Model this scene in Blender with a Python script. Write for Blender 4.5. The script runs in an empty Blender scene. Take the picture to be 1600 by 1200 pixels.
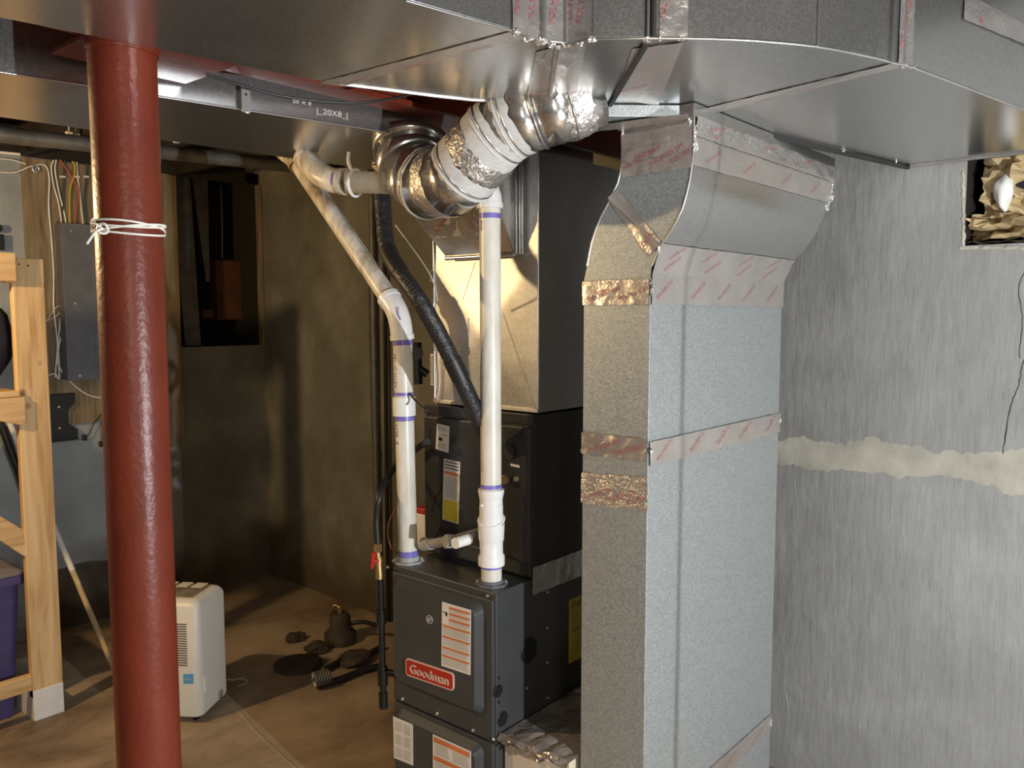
import bpy, math, random
from mathutils import Vector, noise
random.seed(7)
V = Vector
scene = bpy.context.scene
# ------------------------------------------------------------------ camera
DZ = 0.09; CAMZ = 1.66 + DZ; F = 1300.0; PITCH = math.radians(4.84)
FWD = V((0.762, 0.648, 0)).normalized(); RGT = V((FWD.y, -FWD.x, 0)); UP = V((0, 0, 1))
CF = FWD * math.cos(PITCH) - UP * math.sin(PITCH)
CU = FWD * math.sin(PITCH) + UP * math.cos(PITCH)
CAM = V((0, 0, CAMZ))
cd = bpy.data.cameras.new('camera'); cam = bpy.data.objects.new('camera', cd)
scene.collection.objects.link(cam); scene.camera = cam
cd.sensor_fit = 'HORIZONTAL'; cd.sensor_width = 36; cd.lens = 36 * F / 1600
cd.clip_start = 0.02
cam.location = CAM
from mathutils import Matrix
cam.rotation_euler = Matrix((RGT, CU, -CF)).transposed().to_euler()
# ------------------------------------------------------------------ world, lamps, exposure
scene.view_settings.view_transform = 'Standard'; scene.view_settings.look = 'None'
scene.view_settings.exposure = 0.0; scene.view_settings.gamma = 1; scene.view_settings.use_curve_mapping = False
w = bpy.data.worlds.new('world'); scene.world = w; w.use_nodes = True
w.node_tree.nodes['Background'].inputs[0].default_value = (0.9, 0.95, 1, 1)
w.node_tree.nodes['Background'].inputs[1].default_value = 0.02
def lamp(name, loc, energy, col, r):
    l = bpy.data.lights.new(name, 'POINT'); l.energy = energy; l.color = col; l.shadow_soft_size = r
    o = bpy.data.objects.new(name, l); scene.collection.objects.link(o); o.location = loc; return o
LCOOL = V((1.15, -1.0, 1.15 + DZ))
lamp('daylight_lamp', LCOOL, 235, (0.94, 0.975, 1.0), 0.016)
lamp('added_fill', (-1.6, -2.4, 1.9), 120, (1.0, 0.93, 0.82), 0.3)  # added fill with no visible source, brightens the back wall on the left
lamp('warm_bulb', (0.15, 3.35, 2.02 + DZ), 100, (1.0, 0.68, 0.33), 0.035)


# ------------------------------------------------------------------ pixel -> world point on a real plane
def ray(px, py): return CF + RGT * ((px - 800) / F) + CU * ((600 - py) / F)
def onX(px, py, X): r = ray(px, py); return CAM + r * ((X - CAM.x) / r.x)
def onY(px, py, Y): r = ray(px, py); return CAM + r * ((Y - CAM.y) / r.y)
def onZ(px, py, Z): r = ray(px, py); return CAM + r * ((Z - CAM.z) / r.z)
def onD(px, py, D): r = ray(px, py); return CAM + r * (D / (r.dot(FWD)))
def onP(px, py, p, n): r = ray(px, py); return CAM + r * ((p - CAM).dot(n) / r.dot(n))

# ------------------------------------------------------------------ materials
def newmat(name):
    m = bpy.data.materials.new(name); m.use_nodes = True; nt = m.node_tree
    return m, nt, nt.nodes['Principled BSDF']
def ramp(nt, fac, stops):
    r = nt.nodes.new('ShaderNodeValToRGB'); e = r.color_ramp.elements
    while len(e) < len(stops): e.new(0.5)
    for i, (p, c) in enumerate(stops): e[i].position = p; e[i].color = (*c, 1)
    nt.links.new(fac, r.inputs[0]); return r.outputs[0]
def tex(nt, kind, scale, stretch=(1, 1, 1), **k):
    tc = nt.nodes.new('ShaderNodeTexCoord'); mp = nt.nodes.new('ShaderNodeMapping'); mp.inputs['Scale'].default_value = stretch
    t = nt.nodes.new('ShaderNodeTex' + kind); t.inputs['Scale'].default_value = scale
    nt.links.new(tc.outputs['Object'], mp.inputs[0]); nt.links.new(mp.outputs[0], t.inputs['Vector'])
    for a, b in k.items():
        if a == 'feature': t.feature = b
        else: t.inputs[a].default_value = b
    return t
def bump(nt, bs, h, strength, dist=0.002, prev=None):
    b = nt.nodes.new('ShaderNodeBump'); b.inputs['Strength'].default_value = strength; b.inputs['Distance'].default_value = dist
    nt.links.new(h, b.inputs['Height'])
    if prev is not None: nt.links.new(prev, b.inputs['Normal'])
    nt.links.new(b.outputs[0], bs.inputs['Normal']); return b.outputs[0]
def plain(name, col, rough=0.5, metal=0.0, var=0.12, nscale=14, bstr=0.0, bscale=60, bdist=0.002, coat=0, stretch=(1, 1, 1), alpha=None):
    m, nt, bs = newmat(name)
    t = tex(nt, 'Noise', nscale, stretch, Detail=5.0)
    c = ramp(nt, t.outputs[0], [(0.3, tuple(x * (1 - var) for x in col)), (0.7, tuple(min(1, x * (1 + var)) for x in col))])
    nt.links.new(c, bs.inputs['Base Color'])
    bs.inputs['Roughness'].default_value = rough; bs.inputs['Metallic'].default_value = metal
    bs.inputs['Coat Weight'].default_value = coat
    if bstr: bump(nt, bs, tex(nt, 'Noise', bscale, stretch, Detail=4.0).outputs[0], bstr, bdist)
    return m
def galv(name, lo, hi, r0, r1, scale=260, bstr=0.05, wob=0.03, wscale=3.0):
    m, nt, bs = newmat(name)
    v = tex(nt, 'Voronoi', scale, (1, 1, 1))
    c = ramp(nt, v.outputs['Color'], [(0.15, lo), (0.85, hi)])
    nt.links.new(c, bs.inputs['Base Color'])
    rr = nt.nodes.new('ShaderNodeMapRange'); rr.inputs['To Min'].default_value = r0; rr.inputs['To Max'].default_value = r1
    nt.links.new(v.outputs['Color'], rr.inputs['Value']); nt.links.new(rr.outputs[0], bs.inputs['Roughness'])
    bs.inputs['Metallic'].default_value = 0.93
    p = bump(nt, bs, tex(nt, 'Noise', wscale, Detail=1.5).outputs[0], wob, 0.05)
    bump(nt, bs, v.outputs['Color'], bstr, 0.001, p)
    return m
def galv2(name, lo, hi, r0, r1, scale, sc_n):
    # dull galvanised sheet: less metallic, spangle in colour and shine
    m = galv(name, lo, hi, r0, r1, scale, 0.12, 0.03, sc_n); m.node_tree.nodes['Principled BSDF'].inputs['Metallic'].default_value = 0.6
    return m
M = {}
M['galv'] = galv('galvanised_sheet', (0.54, 0.55, 0.55), (0.68, 0.69, 0.69), 0.22, 0.27, 300, 0.02, 0.05, 2.2)
M['galv_dull'] = galv2('spangled_sheet', (0.33, 0.365, 0.375), (0.52, 0.56, 0.57), 0.38, 0.52, 330, 3)
M['galv_shine'] = galv('bright_sheet', (0.55, 0.55, 0.54), (0.68, 0.68, 0.67), 0.17, 0.24, 200, 0.02, 0.12, 6)
M['galv_plenum'] = galv('plenum_sheet', (0.42, 0.42, 0.42), (0.54, 0.54, 0.54), 0.40, 0.46, 250, 0.02, 0.10, 5)
M['cleat'] = plain('cleat_metal', (0.6, 0.6, 0.6), 0.3, 0.9)
M['darkgap'] = plain('dark_seam', (0.03, 0.03, 0.03), 0.6)
def foil(name, col, rough, bs_, sc):
    m, nt, bs = newmat(name)
    t = tex(nt, 'Noise', 9, Detail=4.0)
    nt.links.new(ramp(nt, t.outputs[0], [(0.3, tuple(x * 0.85 for x in col)), (0.7, col)]), bs.inputs['Base Color'])
    bs.inputs['Metallic'].default_value = 0.85; bs.inputs['Roughness'].default_value = rough
    p = bump(nt, bs, tex(nt, 'Voronoi', sc, feature='DISTANCE_TO_EDGE').outputs[0], bs_ * 0.5, 0.004)
    bump(nt, bs, tex(nt, 'Noise', sc * 1.5, Detail=5.0, Distortion=1.5).outputs[0], bs_, 0.004, p)
    return m
M['foil'] = foil('foil_tape', (0.78, 0.74, 0.72), 0.3, 0.25, 40)
M['foil_crumple'] = foil('crumpled_foil', (0.70, 0.68, 0.67), 0.3, 0.9, 60)
M['redink'] = plain('red_tape_print', (0.36, 0.10, 0.11), 0.45)
M['mastic'] = plain('duct_sealant', (0.60, 0.60, 0.59), 0.5, 0, 0.08, 20, 0.5, 70, 0.004, stretch=(1, 1, 3))
def redpaint():
    m, nt, bs = newmat('red_oxide_paint')
    t = tex(nt, 'Noise', 9, (1, 1, .6), Detail=6.0)
    nt.links.new(ramp(nt, t.outputs[0], [(0.25, (0.115, 0.020, 0.009)), (0.6, (0.17, 0.028, 0.013)), (0.85, (0.20, 0.038, 0.018))]), bs.inputs['Base Color'])
    bs.inputs['Roughness'].default_value = 0.36; bs.inputs['Specular IOR Level'].default_value = 0.35
    bump(nt, bs, tex(nt, 'Noise', 95, (1, 1, 0.8), Detail=3.0).outputs[0], 0.55, 0.002)
    return m
M['red'] = redpaint()
M['furnace'] = plain('charcoal_enamel', (0.058, 0.062, 0.065), 0.36, 0.15, 0.08, 10, 0.04, 300)
M['furnace2'] = plain('black_enamel_coil', (0.030, 0.030, 0.030), 0.32, 0.15, 0.1, 10, 0.04, 250)
M['black'] = plain('black_plastic', (0.012, 0.012, 0.013), 0.45)
M['blackiron'] = plain('black_iron', (0.02, 0.02, 0.02), 0.35, 0.5)
M['foam'] = plain('black_pipe_insulation', (0.018, 0.018, 0.02), 0.42, 0, 0.3, 30, 0.8, 60, 0.006)
def pvc(name, a, b, r):
    m, nt, bs = newmat(name)
    t = tex(nt, 'Noise', 16, (1, 1, 0.35), Detail=6.0, Roughness=0.65)
    nt.links.new(ramp(nt, t.outputs[0], [(0.35, a), (0.62, b)]), bs.inputs['Base Color'])
    bs.inputs['Roughness'].default_value = r; return m
M['pvc'] = pvc('pvc_pipe', (0.62, 0.59, 0.50), (0.80, 0.78, 0.71), 0.33)
M['pvc_dirty'] = pvc('smudged_pvc_pipe', (0.30, 0.22, 0.14), (0.76, 0.73, 0.66), 0.36)
M['pvc_white'] = pvc('pvc_fitting', (0.80, 0.80, 0.79), (0.87, 0.87, 0.86), 0.28)
M['pvc_grey'] = pvc('grey_pvc', (0.28, 0.28, 0.28), (0.45, 0.45, 0.45), 0.4)
M['primer'] = plain('purple_primer', (0.20, 0.17, 0.55), 0.35, 0, 0.25, 40)
M['ink'] = plain('pipe_print', (0.16, 0.12, 0.10), 0.6)
M['inkblack'] = plain('black_print', (0.02, 0.02, 0.02), 0.6)
M['brass'] = plain('brass', (0.75, 0.55, 0.25), 0.28, 0.95)
M['redplastic'] = plain('red_handle', (0.45, 0.02, 0.02), 0.4)
M['screw'] = plain('zinc_screw', (0.75, 0.75, 0.73), 0.25, 0.9)
M['paper'] = plain('label_paper', (0.72, 0.70, 0.66), 0.5, 0, 0.06)
M['orange'] = plain('orange_print', (0.62, 0.20, 0.07), 0.5)
M['greyprint'] = plain('grey_print', (0.42, 0.40, 0.37), 0.6)
M['yellow'] = plain('yellow_label', (0.62, 0.50, 0.03), 0.5)
M['badge'] = plain('badge_red', (0.42, 0.025, 0.015), 0.35)
M['badge_edge'] = plain('badge_pale', (0.75, 0.52, 0.46), 0.35)
M['cord'] = plain('white_cord', (0.80, 0.79, 0.74), 0.55)
M['cable_beige'] = plain('beige_cable', (0.55, 0.50, 0.42), 0.5)
M['cable_yellow'] = plain('yellow_cable', (0.45, 0.32, 0.05), 0.5)
M['cable_red'] = plain('red_wire', (0.42, 0.09, 0.04), 0.5)
M['cable_green'] = plain('dark_green_wire', (0.04, 0.06, 0.04), 0.5)
M['panel'] = plain('grey_panel_paint', (0.13, 0.135, 0.15), 0.45)
M['purple'] = plain('purple_plastic', (0.055, 0.045, 0.15), 0.45)
M['greylid'] = plain('dusty_lid', (0.16, 0.14, 0.15), 0.6)
M['fabric'] = plain('dark_fabric', (0.018, 0.016, 0.025), 0.85, 0, 0.2, 30, 0.3, 200)
M['appliance'] = plain('ivory_plastic', (0.74, 0.71, 0.63), 0.4, 0, 0.05, 5)
M['appl_dark'] = plain('smudged_control_top', (0.22, 0.19, 0.15), 0.5, 0, 0.5, 12)
M['slot'] = plain('grille_slot', (0.10, 0.07, 0.05), 0.8)
M['blue'] = plain('blue_sticker', (0.10, 0.36, 0.66), 0.4)
M['kraft'] = plain('kraft_paper', (0.52, 0.40, 0.22), 0.65, 0, 0.15, 8, 0.3, 40, 0.004)
M['carton'] = plain('pale_carton', (0.60, 0.52, 0.40), 0.7, 0, 0.1, 6)
M['film'] = plain('crinkled_film', (0.30, 0.26, 0.23), 0.18, 0.35, 0.4, 7, 0.7, 22, 0.01)
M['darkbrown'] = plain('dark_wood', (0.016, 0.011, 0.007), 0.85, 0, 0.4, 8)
M['muck'] = plain('dark_muck', (0.06, 0.042, 0.026), 0.75, 0, 0.4, 12)
M['box_brown'] = plain('rusty_box', (0.10, 0.035, 0.012), 0.7, 0, 0.3, 8)
M['conduit'] = plain('dull_conduit', (0.16, 0.15, 0.13), 0.5, 0.4, 0.3)
M['patch'] = plain('repair_mortar', (0.42, 0.40, 0.34), 0.85, 0, 0.18, 9, 0.5, 40, 0.004)
M['crack'] = plain('crack_shadow', (0.05, 0.045, 0.04), 0.9)
M['strap'] = plain('galvanised_strap', (0.6, 0.6, 0.6), 0.35, 0.7)
def wood(name, a, b, c, stretch, knots=True):
    m, nt, bs = newmat(name)
    t = tex(nt, 'Noise', 5.5, stretch, Detail=6.0, Distortion=0.8)
    col = ramp(nt, t.outputs[0], [(0.32, a), (0.5, b), (0.68, c)])
    if knots:
        v = tex(nt, 'Voronoi', 7.5, (1, 1, 0.9)); k = ramp(nt, v.outputs['Distance'], [(0.10, (1, 1, 1)), (0.17, (0, 0, 0))])
        mx = nt.nodes.new('ShaderNodeMix'); mx.data_type = 'RGBA'
        nt.links.new(k, mx.inputs[0]); nt.links.new(col, mx.inputs[6]); mx.inputs[7].default_value = (a[0] * .45, a[1] * .3, a[2] * .25, 1)
        col = mx.outputs[2]
    nt.links.new(col, bs.inputs['Base Color']); bs.inputs['Roughness'].default_value = 0.6
    bump(nt, bs, t.outputs[0], 0.15); return m
M['pine'] = wood('pine_lumber', (0.46, 0.27, 0.11), (0.63, 0.42, 0.20), (0.72, 0.52, 0.28), (5, 5, .35))
M['pine_x'] = wood('pine_rail', (0.46, 0.27, 0.11), (0.62, 0.40, 0.18), (0.72, 0.52, 0.28), (.35, 5, 5), False)
M['ply'] = wood('aged_plywood', (0.13, 0.09, 0.045), (0.22, 0.165, 0.09), (0.30, 0.235, 0.145), (4, 4, .5), False)
M['stick'] = wood('broom_handle_wood', (0.40, 0.28, 0.13), (0.62, 0.50, 0.30), (0.7, 0.6, 0.42), (2, 2, .5), False)
def wallmat(name, cols, streak, bst, damp=None):
    m, nt, bs = newmat(name)
    t = tex(nt, 'Noise', 2.2, Detail=8.0, Roughness=0.62)
    col = ramp(nt, t.outputs[0], cols)
    if damp:
        tc = nt.nodes.new('ShaderNodeTexCoord'); sp = nt.nodes.new('ShaderNodeSeparateXYZ'); nt.links.new(tc.outputs['Object'], sp.inputs[0])
        n = tex(nt, 'Noise', 3.5, Detail=6.0); ad = nt.nodes.new('ShaderNodeMath'); ad.operation = 'MULTIPLY_ADD'
        ad.inputs[1].default_value = 0.9; nt.links.new(n.outputs[0], ad.inputs[0]); nt.links.new(sp.outputs[2], ad.inputs[2])
        k = ramp(nt, ad.outputs[0], [(0.55, (1, 1, 1)), (0.95, (0, 0, 0))])
        mx = nt.nodes.new('ShaderNodeMix'); mx.data_type = 'RGBA'; nt.links.new(k, mx.inputs[0]); nt.links.new(col, mx.inputs[6]); mx.inputs[7].default_value = (*damp, 1)
        col = mx.outputs[2]
    nt.links.new(col, bs.inputs['Base Color']); bs.inputs['Roughness'].default_value = 0.62
    a = tex(nt, 'Noise', 26, (1, 1, streak), Detail=6.0, Roughness=0.6)
    p = bump(nt, bs, a.outputs[0], bst, 0.008)
    bump(nt, bs, tex(nt, 'Noise', 5, Detail=3.0).outputs[0], bst * .6, 0.03, p)
    return m
M['wall_grey'] = wallmat('grey_painted_masonry', [(0.25, (0.20, 0.20, 0.19)), (0.45, (0.275, 0.275, 0.265)), (0.55, (0.30, 0.30, 0.29)), (0.75, (0.37, 0.37, 0.36))], 0.2, 0.7, None)
M['wall_back'] = wallmat('blue_grey_painted_masonry', [(0.25, (0.20, 0.212, 0.21)), (0.5, (0.29, 0.31, 0.312)), (0.75, (0.34, 0.36, 0.362))], 0.6, 0.35, (0.075, 0.058, 0.038))
M['wall_alcove'] = wallmat('olive_masonry', [(0.3, (0.13, 0.12, 0.085)), (0.52, (0.20, 0.19, 0.15)), (0.7, (0.30, 0.28, 0.22))], 0.7, 0.5, (0.11, 0.085, 0.05))  # darker olive alcove walls, mottled, with brown staining towards the floor
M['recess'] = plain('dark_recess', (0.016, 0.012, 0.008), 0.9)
def floormat():
    m, nt, bs = newmat('concrete_floor')
    t = tex(nt, 'Noise', 1.3, (1, 1.6, 1), Detail=9.0, Roughness=0.65, Distortion=0.6)
    col = ramp(nt, t.outputs[0], [(0.28, (0.10, 0.07, 0.045)), (0.42, (0.27, 0.195, 0.13)), (0.58, (0.42, 0.32, 0.22)), (0.78, (0.52, 0.43, 0.31))])
    nt.links.new(col, bs.inputs['Base Color'])
    bs.inputs['Roughness'].default_value = 0.55
    p = bump(nt, bs, tex(nt, 'Noise', 60, Detail=5.0).outputs[0], 0.3, 0.003)
    bump(nt, bs, tex(nt, 'Noise', 3, Detail=4.0).outputs[0], 0.4, 0.02, p)
    return m
M['floor'] = floormat()
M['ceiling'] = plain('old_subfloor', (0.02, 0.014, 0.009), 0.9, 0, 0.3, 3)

# ------------------------------------------------------------------ mesh builder
_fc = {}
def glyphs(s):
    if s not in _fc:
        c = bpy.data.curves.new('t', 'FONT'); c.body = s; c.size = 1.0; c.resolution_u = 3
        o = bpy.data.objects.new('t', c); scene.collection.objects.link(o)
        me = o.to_mesh(); _fc[s] = ([v.co.copy() for v in me.vertices], [list(p.vertices) for p in me.polygons])
        o.to_mesh_clear(); bpy.data.objects.remove(o); bpy.data.curves.remove(c)
    return _fc[s]
class MB:
    def __init__(s): s.v = []; s.f = []; s.m = []; s.s = []
    def add(s, vs, fs, m=0, sm=False):
        b = len(s.v); s.v += [V(v) for v in vs]
        for f in fs: s.f.append([b + i for i in f]); s.m.append(m); s.s.append(sm)
        return s
    def hexa(s, b4, t4, m=0):
        return s.add(list(b4) + list(t4), [(3, 2, 1, 0), (4, 5, 6, 7), (0, 1, 5, 4), (1, 2, 6, 5), (2, 3, 7, 6), (3, 0, 4, 7)], m)
    def box(s, a, b, m=0):
        x0, x1 = sorted((a[0], b[0])); y0, y1 = sorted((a[1], b[1])); z0, z1 = sorted((a[2], b[2]))
        return s.hexa([(x0, y0, z0), (x1, y0, z0), (x1, y1, z0), (x0, y1, z0)], [(x0, y0, z1), (x1, y0, z1), (x1, y1, z1), (x0, y1, z1)], m)
    def prism(s, pts, off, m=0):
        n = len(pts); off = V(off); P = [V(p) for p in pts]
        nn = sum(((P[(i + 1) % n] - P[0]).cross(P[(i + 2) % n] - P[0]) for i in range(n - 2)), V((0, 0, 0)))
        if nn.dot(off) > 0: P.reverse()
        return s.add(P + [p + off for p in P], [list(range(n)), list(range(2 * n - 1, n - 1, -1))] + [[(i + 1) % n, i, n + i, n + (i + 1) % n] for i in range(n)], m)
    def tube(s, path, r, seg=16, m=0, caps=True, sm=True, flat=None):
        P = [V(p) for p in path]; n = len(P)
        R = r if isinstance(r, (list, tuple)) else [r] * n
        T = []
        for i in range(n):
            a = P[max(0, i - 1)]; b = P[min(n - 1, i + 1)]; t = b - a
            if 0 < i < n - 1: t = (P[i] - a).normalized() + (b - P[i]).normalized()
            T.append(t.normalized())
        up = V((0, 0, 1)) if abs(T[0].z) < 0.9 else V((1, 0, 0))
        N = (up - T[0] * up.dot(T[0])).normalized(); vs = []
        for i in range(n):
            N = (N - T[i] * N.dot(T[i])).normalized(); B = T[i].cross(N)
            sc = 1.0
            for k in range(seg):
                a = 2 * math.pi * k / seg
                vs.append(P[i] + (N * math.cos(a) + B * math.sin(a)) * R[i])
        fs = [[i * seg + k, i * seg + (k + 1) % seg, (i + 1) * seg + (k + 1) % seg, (i + 1) * seg + k] for i in range(n - 1) for k in range(seg)]
        s.add(vs, fs, m, sm)
        if caps: s.add(vs[:seg], [list(range(seg))[::-1]], m); s.add(vs[-seg:], [list(range(seg))], m)
        return s
    def cyl(s, a, b, r, seg=24, m=0, r2=None, sm=True): return s.tube([a, b], [r, r if r2 is None else r2], seg, m, True, sm)
    def ring(s, c, axis, R, r, seg=32, m=0):
        axis = V(axis).normalized(); u = axis.orthogonal().normalized(); w_ = axis.cross(u)
        vs = []; k2 = 8
        for i in range(seg):
            a = 2 * math.pi * i / seg; d = u * math.cos(a) + w_ * math.sin(a)
            for j in range(k2):
                b = 2 * math.pi * j / k2; vs.append(V(c) + d * (R + r * math.cos(b)) + axis * r * math.sin(b))
        return s.add(vs, [[i * k2 + j, ((i + 1) % seg) * k2 + j, ((i + 1) % seg) * k2 + (j + 1) % k2, i * k2 + (j + 1) % k2] for i in range(seg) for j in range(k2)], m, True)
    def text(s, st, fn, m=0, flip=False):
        vs, fs = glyphs(st); return s.add([fn(v.x, v.y) for v in vs], [f[::-1] if flip else f for f in fs], m)
    def grid(s, fn, nu, nv, m=0, sm=False, flip=False):
        vs = [fn(i / nu, j / nv) for j in range(nv + 1) for i in range(nu + 1)]
        fs = [[j * (nu + 1) + i, j * (nu + 1) + i + 1, (j + 1) * (nu + 1) + i + 1, (j + 1) * (nu + 1) + i] for j in range(nv) for i in range(nu)]
        return s.add(vs, [f[::-1] for f in fs] if flip else fs, m, sm)
    def build(s, name, mats, parent=None, label=None, cat=None, group=None, kind=None, bevel=0, solid=0):
        if not isinstance(mats, (list, tuple)): mats = [mats]
        if parent is not None:
            org = V(parent.get('_o', (0, 0, 0)))
        else:
            xs = [v.x for v in s.v]; ys = [v.y for v in s.v]; zs = [v.z for v in s.v]
            org = V(((min(xs) + max(xs)) / 2, (min(ys) + max(ys)) / 2, min(zs)))
            if kind == 'structure': org = V((0, 0, 0))
        me = bpy.data.meshes.new(name); me.from_pydata([v - org for v in s.v], [], s.f)
        for mt in mats: me.materials.append(M[mt] if isinstance(mt, str) else mt)
        me.polygons.foreach_set('material_index', s.m); me.polygons.foreach_set('use_smooth', s.s); me.update()
        o = bpy.data.objects.new(name, me); scene.collection.objects.link(o)
        if parent is not None: o.parent = parent
        else: o.location = org
        o['_o'] = tuple(org)
        tag(o, label, cat, group, kind)
        if bevel:
            b = o.modifiers.new('bevel', 'BEVEL'); b.width = bevel; b.segments = 2; b.limit_method = 'ANGLE'
        if solid:
            b = o.modifiers.new('solid', 'SOLIDIFY'); b.thickness = solid; b.offset = 0
        return o
def tag(o, label=None, cat=None, group=None, kind=None):
    if label: o['label'] = label
    if cat: o['category'] = cat
    if group: o['group'] = group
    if kind: o['kind'] = kind
    return o
def thing(name, loc, label, cat, group=None):
    o = bpy.data.objects.new(name, None); scene.collection.objects.link(o); o.location = loc; o.empty_display_size = 0.05
    o['_o'] = tuple(loc); return tag(o, label, cat, group)
def spline(pts, n=8):
    P = [V(p) for p in pts]; P = [P[0] * 2 - P[1]] + P + [P[-1] * 2 - P[-2]]; out = []
    for i in range(1, len(P) - 2):
        for k in range(n):
            t = k / n; a, b, c, d = P[i - 1:i + 3]
            out.append(0.5 * ((2 * b) + (c - a) * t + (2 * a - 5 * b + 4 * c - d) * t * t + (3 * b - 3 * c + d - a) * t ** 3))
    out.append(P[-2]); return out
def arc_path(a, c, b, n=6, cut=0.04):
    """straight a->c->b with the corner at c rounded"""
    a, b, c = V(a), V(b), V(c); p = c + (a - c).normalized() * cut; q = c + (b - c).normalized() * cut
    return [a] + [p * (1 - t) ** 2 + c * 2 * t * (1 - t) + q * t * t for t in [i / n for i in range(n + 1)]] + [b]
def quadmap(c, nrm):
    """c = tl,tr,br,bl world points; returns f(s,t,off)"""
    c = [V(p) for p in c]; nrm = V(nrm).normalized()
    return lambda s, t, off=0.0: (c[0] * (1 - s) + c[1] * s) * (1 - t) + (c[3] * (1 - s) + c[2] * s) * t + nrm * off
TAPETEXT = 'POLYKEN 339'
def tape(parent, c, nrm, texts=2, th=0.016, ang=0.5, amp=0.0018, mat='foil', name='foil_tape', nu=26, nv=6, edge=0.0015, label=None, base=0.0012):
    f = quadmap(c, nrm); L = (V(c[1]) - V(c[0])).length; H = max(1e-4, (V(c[3]) - V(c[0])).length)
    sd = random.random() * 50
    def g(s, t):
        p = f(s, t); n = noise.noise(p * 45 + V((sd, 0, 0))); e = noise.noise(p * 70 + V((0, sd, 0)))
        off = base + amp * (0.5 + n)
        p = f(s, t + (e * edge / H if t in (0.0, 1.0) else 0), off); return p
    b = MB().grid(g, nu, nv, 0, True, True)
    for i in range(texts):
        s0 = (i + 0.12 + 0.2 * random.random()) / max(1, texts); a = ang
        h = th
        def tf(x, y, s0=s0, a=a):
            X = (x * math.cos(a) - y * math.sin(a)) * h; Y = (x * math.sin(a) + y * math.cos(a)) * h
            return (s0 + X / L, 0.85 - Y / H)
        vs, fs = glyphs(TAPETEXT); q = [tf(v.x, v.y) for v in vs]
        ok = [(0.01 < s_ < 0.99 and 0.03 < t_ < 0.97) for s_, t_ in q]
        fs = [f_ for f_ in fs if all(ok[k] for k in f_)]; used = sorted({k for f_ in fs for k in f_}); mp = {k: i_ for i_, k in enumerate(used)}
        b.add([f(q[k][0], q[k][1], base + amp * 1.3 + 0.0006) for k in used], [[mp[k] for k in f_] for f_ in fs], 1)
    return b.build(name, [mat, 'redink'], parent, label)
def crumple(parent, c, rad, n=1, mat='foil_crumple', name='crumpled_tape_end', squash=(1, 1, 1), seed=0):
    b = MB(); c = V(c)
    for j in range(n):
        nu, nv = 12, 8
        def g(s, t):
            a = 2 * math.pi * s; e = math.pi * (t - .5); d = V((math.cos(a) * math.cos(e), math.sin(a) * math.cos(e), math.sin(e)))
            r = rad * (0.72 + 0.55 * noise.noise(d * 2.6 + V((seed * 3.1 + j, 0, 0))))
            return c + V((d.x * squash[0], d.y * squash[1], d.z * squash[2])) * r
        b.grid(g, nu, nv, 0, False)
    return b.build(name, mat, parent)
def screws(parent, pts, nrm, r=0.005, name='screw'):
    nrm = V(nrm).normalized()
    for p in pts:
        b = MB(); b.cyl(V(p) - nrm * 0.001, V(p) + nrm * 0.0025, r * 1.25, 12); b.cyl(V(p) + nrm * 0.0025, V(p) + nrm * 0.006, r * .8, 6); b.build(name, 'screw', parent)
# ------------------------------------------------------------------ setting
WY = 4.81                                     # back wall plane
def wx(y): return 2.965 + 0.034 * y           # right wall plane
WN = V((-1, 0.034, 0)).normalized(); WP = V((2.965, 0, 0))
def onW(px, py): return onP(px, py, WP, WN)
CEIL = 2.73
b = MB(); b.box((-4, -5, -0.1), (3.6, 5.4, 0.0)); b.build('floor', 'floor', kind='structure')
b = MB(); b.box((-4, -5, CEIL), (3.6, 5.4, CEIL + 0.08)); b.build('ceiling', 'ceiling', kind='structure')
b = MB(); b.box((-4.1, -5, 0), (-4, 5.4, CEIL)); b.build('wall_left', 'wall_grey', kind='structure')
b = MB(); b.box((-4, -5.1, 0), (3.6, -5, CEIL)); b.build('wall_front', 'wall_grey', kind='structure')
def holed_wall(name, fn, u0, u1, hu0, hu1, hz0, hz1, depth, mats, split=None):
    """fn(u, z, d): d = depth behind the face; mats: face, recess"""
    b = MB(); us = [u0, hu0, hu1, u1]; zs = [0, hz0, hz1, CEIL]
    if split: us = sorted(us + [split])
    for i in range(len(us) - 1):
        for j in range(3):
            if us[i] >= hu0 - 1e-6 and us[i + 1] <= hu1 + 1e-6 and j == 1: continue
            um = (us[i] + us[i + 1]) / 2
            b.add([fn(us[i], zs[j], 0), fn(us[i + 1], zs[j], 0), fn(us[i + 1], zs[j + 1], 0), fn(us[i], zs[j + 1], 0)], [(0, 1, 2, 3)], 2 if (split and um > split) else 0)
    c = [(hu0, hz0), (hu1, hz0), (hu1, hz1), (hu0, hz1)]
    for k in range(4):
        p, q = c[k], c[(k + 1) % 4]
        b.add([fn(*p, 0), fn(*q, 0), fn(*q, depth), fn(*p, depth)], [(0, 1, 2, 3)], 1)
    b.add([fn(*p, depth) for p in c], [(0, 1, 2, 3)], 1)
    return b.build(name, mats, kind='structure')
hL = onY(273, 400, WY).x; hR = onY(412, 400, WY).x; hB = onY(340, 541, WY).z
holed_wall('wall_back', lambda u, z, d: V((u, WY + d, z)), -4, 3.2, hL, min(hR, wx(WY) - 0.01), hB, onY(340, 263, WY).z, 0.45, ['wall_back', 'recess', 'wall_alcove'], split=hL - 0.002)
o0 = onW(1506, 384); o1 = onW(1680, 384)
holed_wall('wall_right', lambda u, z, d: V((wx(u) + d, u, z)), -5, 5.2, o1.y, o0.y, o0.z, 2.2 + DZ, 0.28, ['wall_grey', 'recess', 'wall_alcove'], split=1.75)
wr = bpy.data.objects['wall_right']; wb = bpy.data.objects['wall_back']
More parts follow.
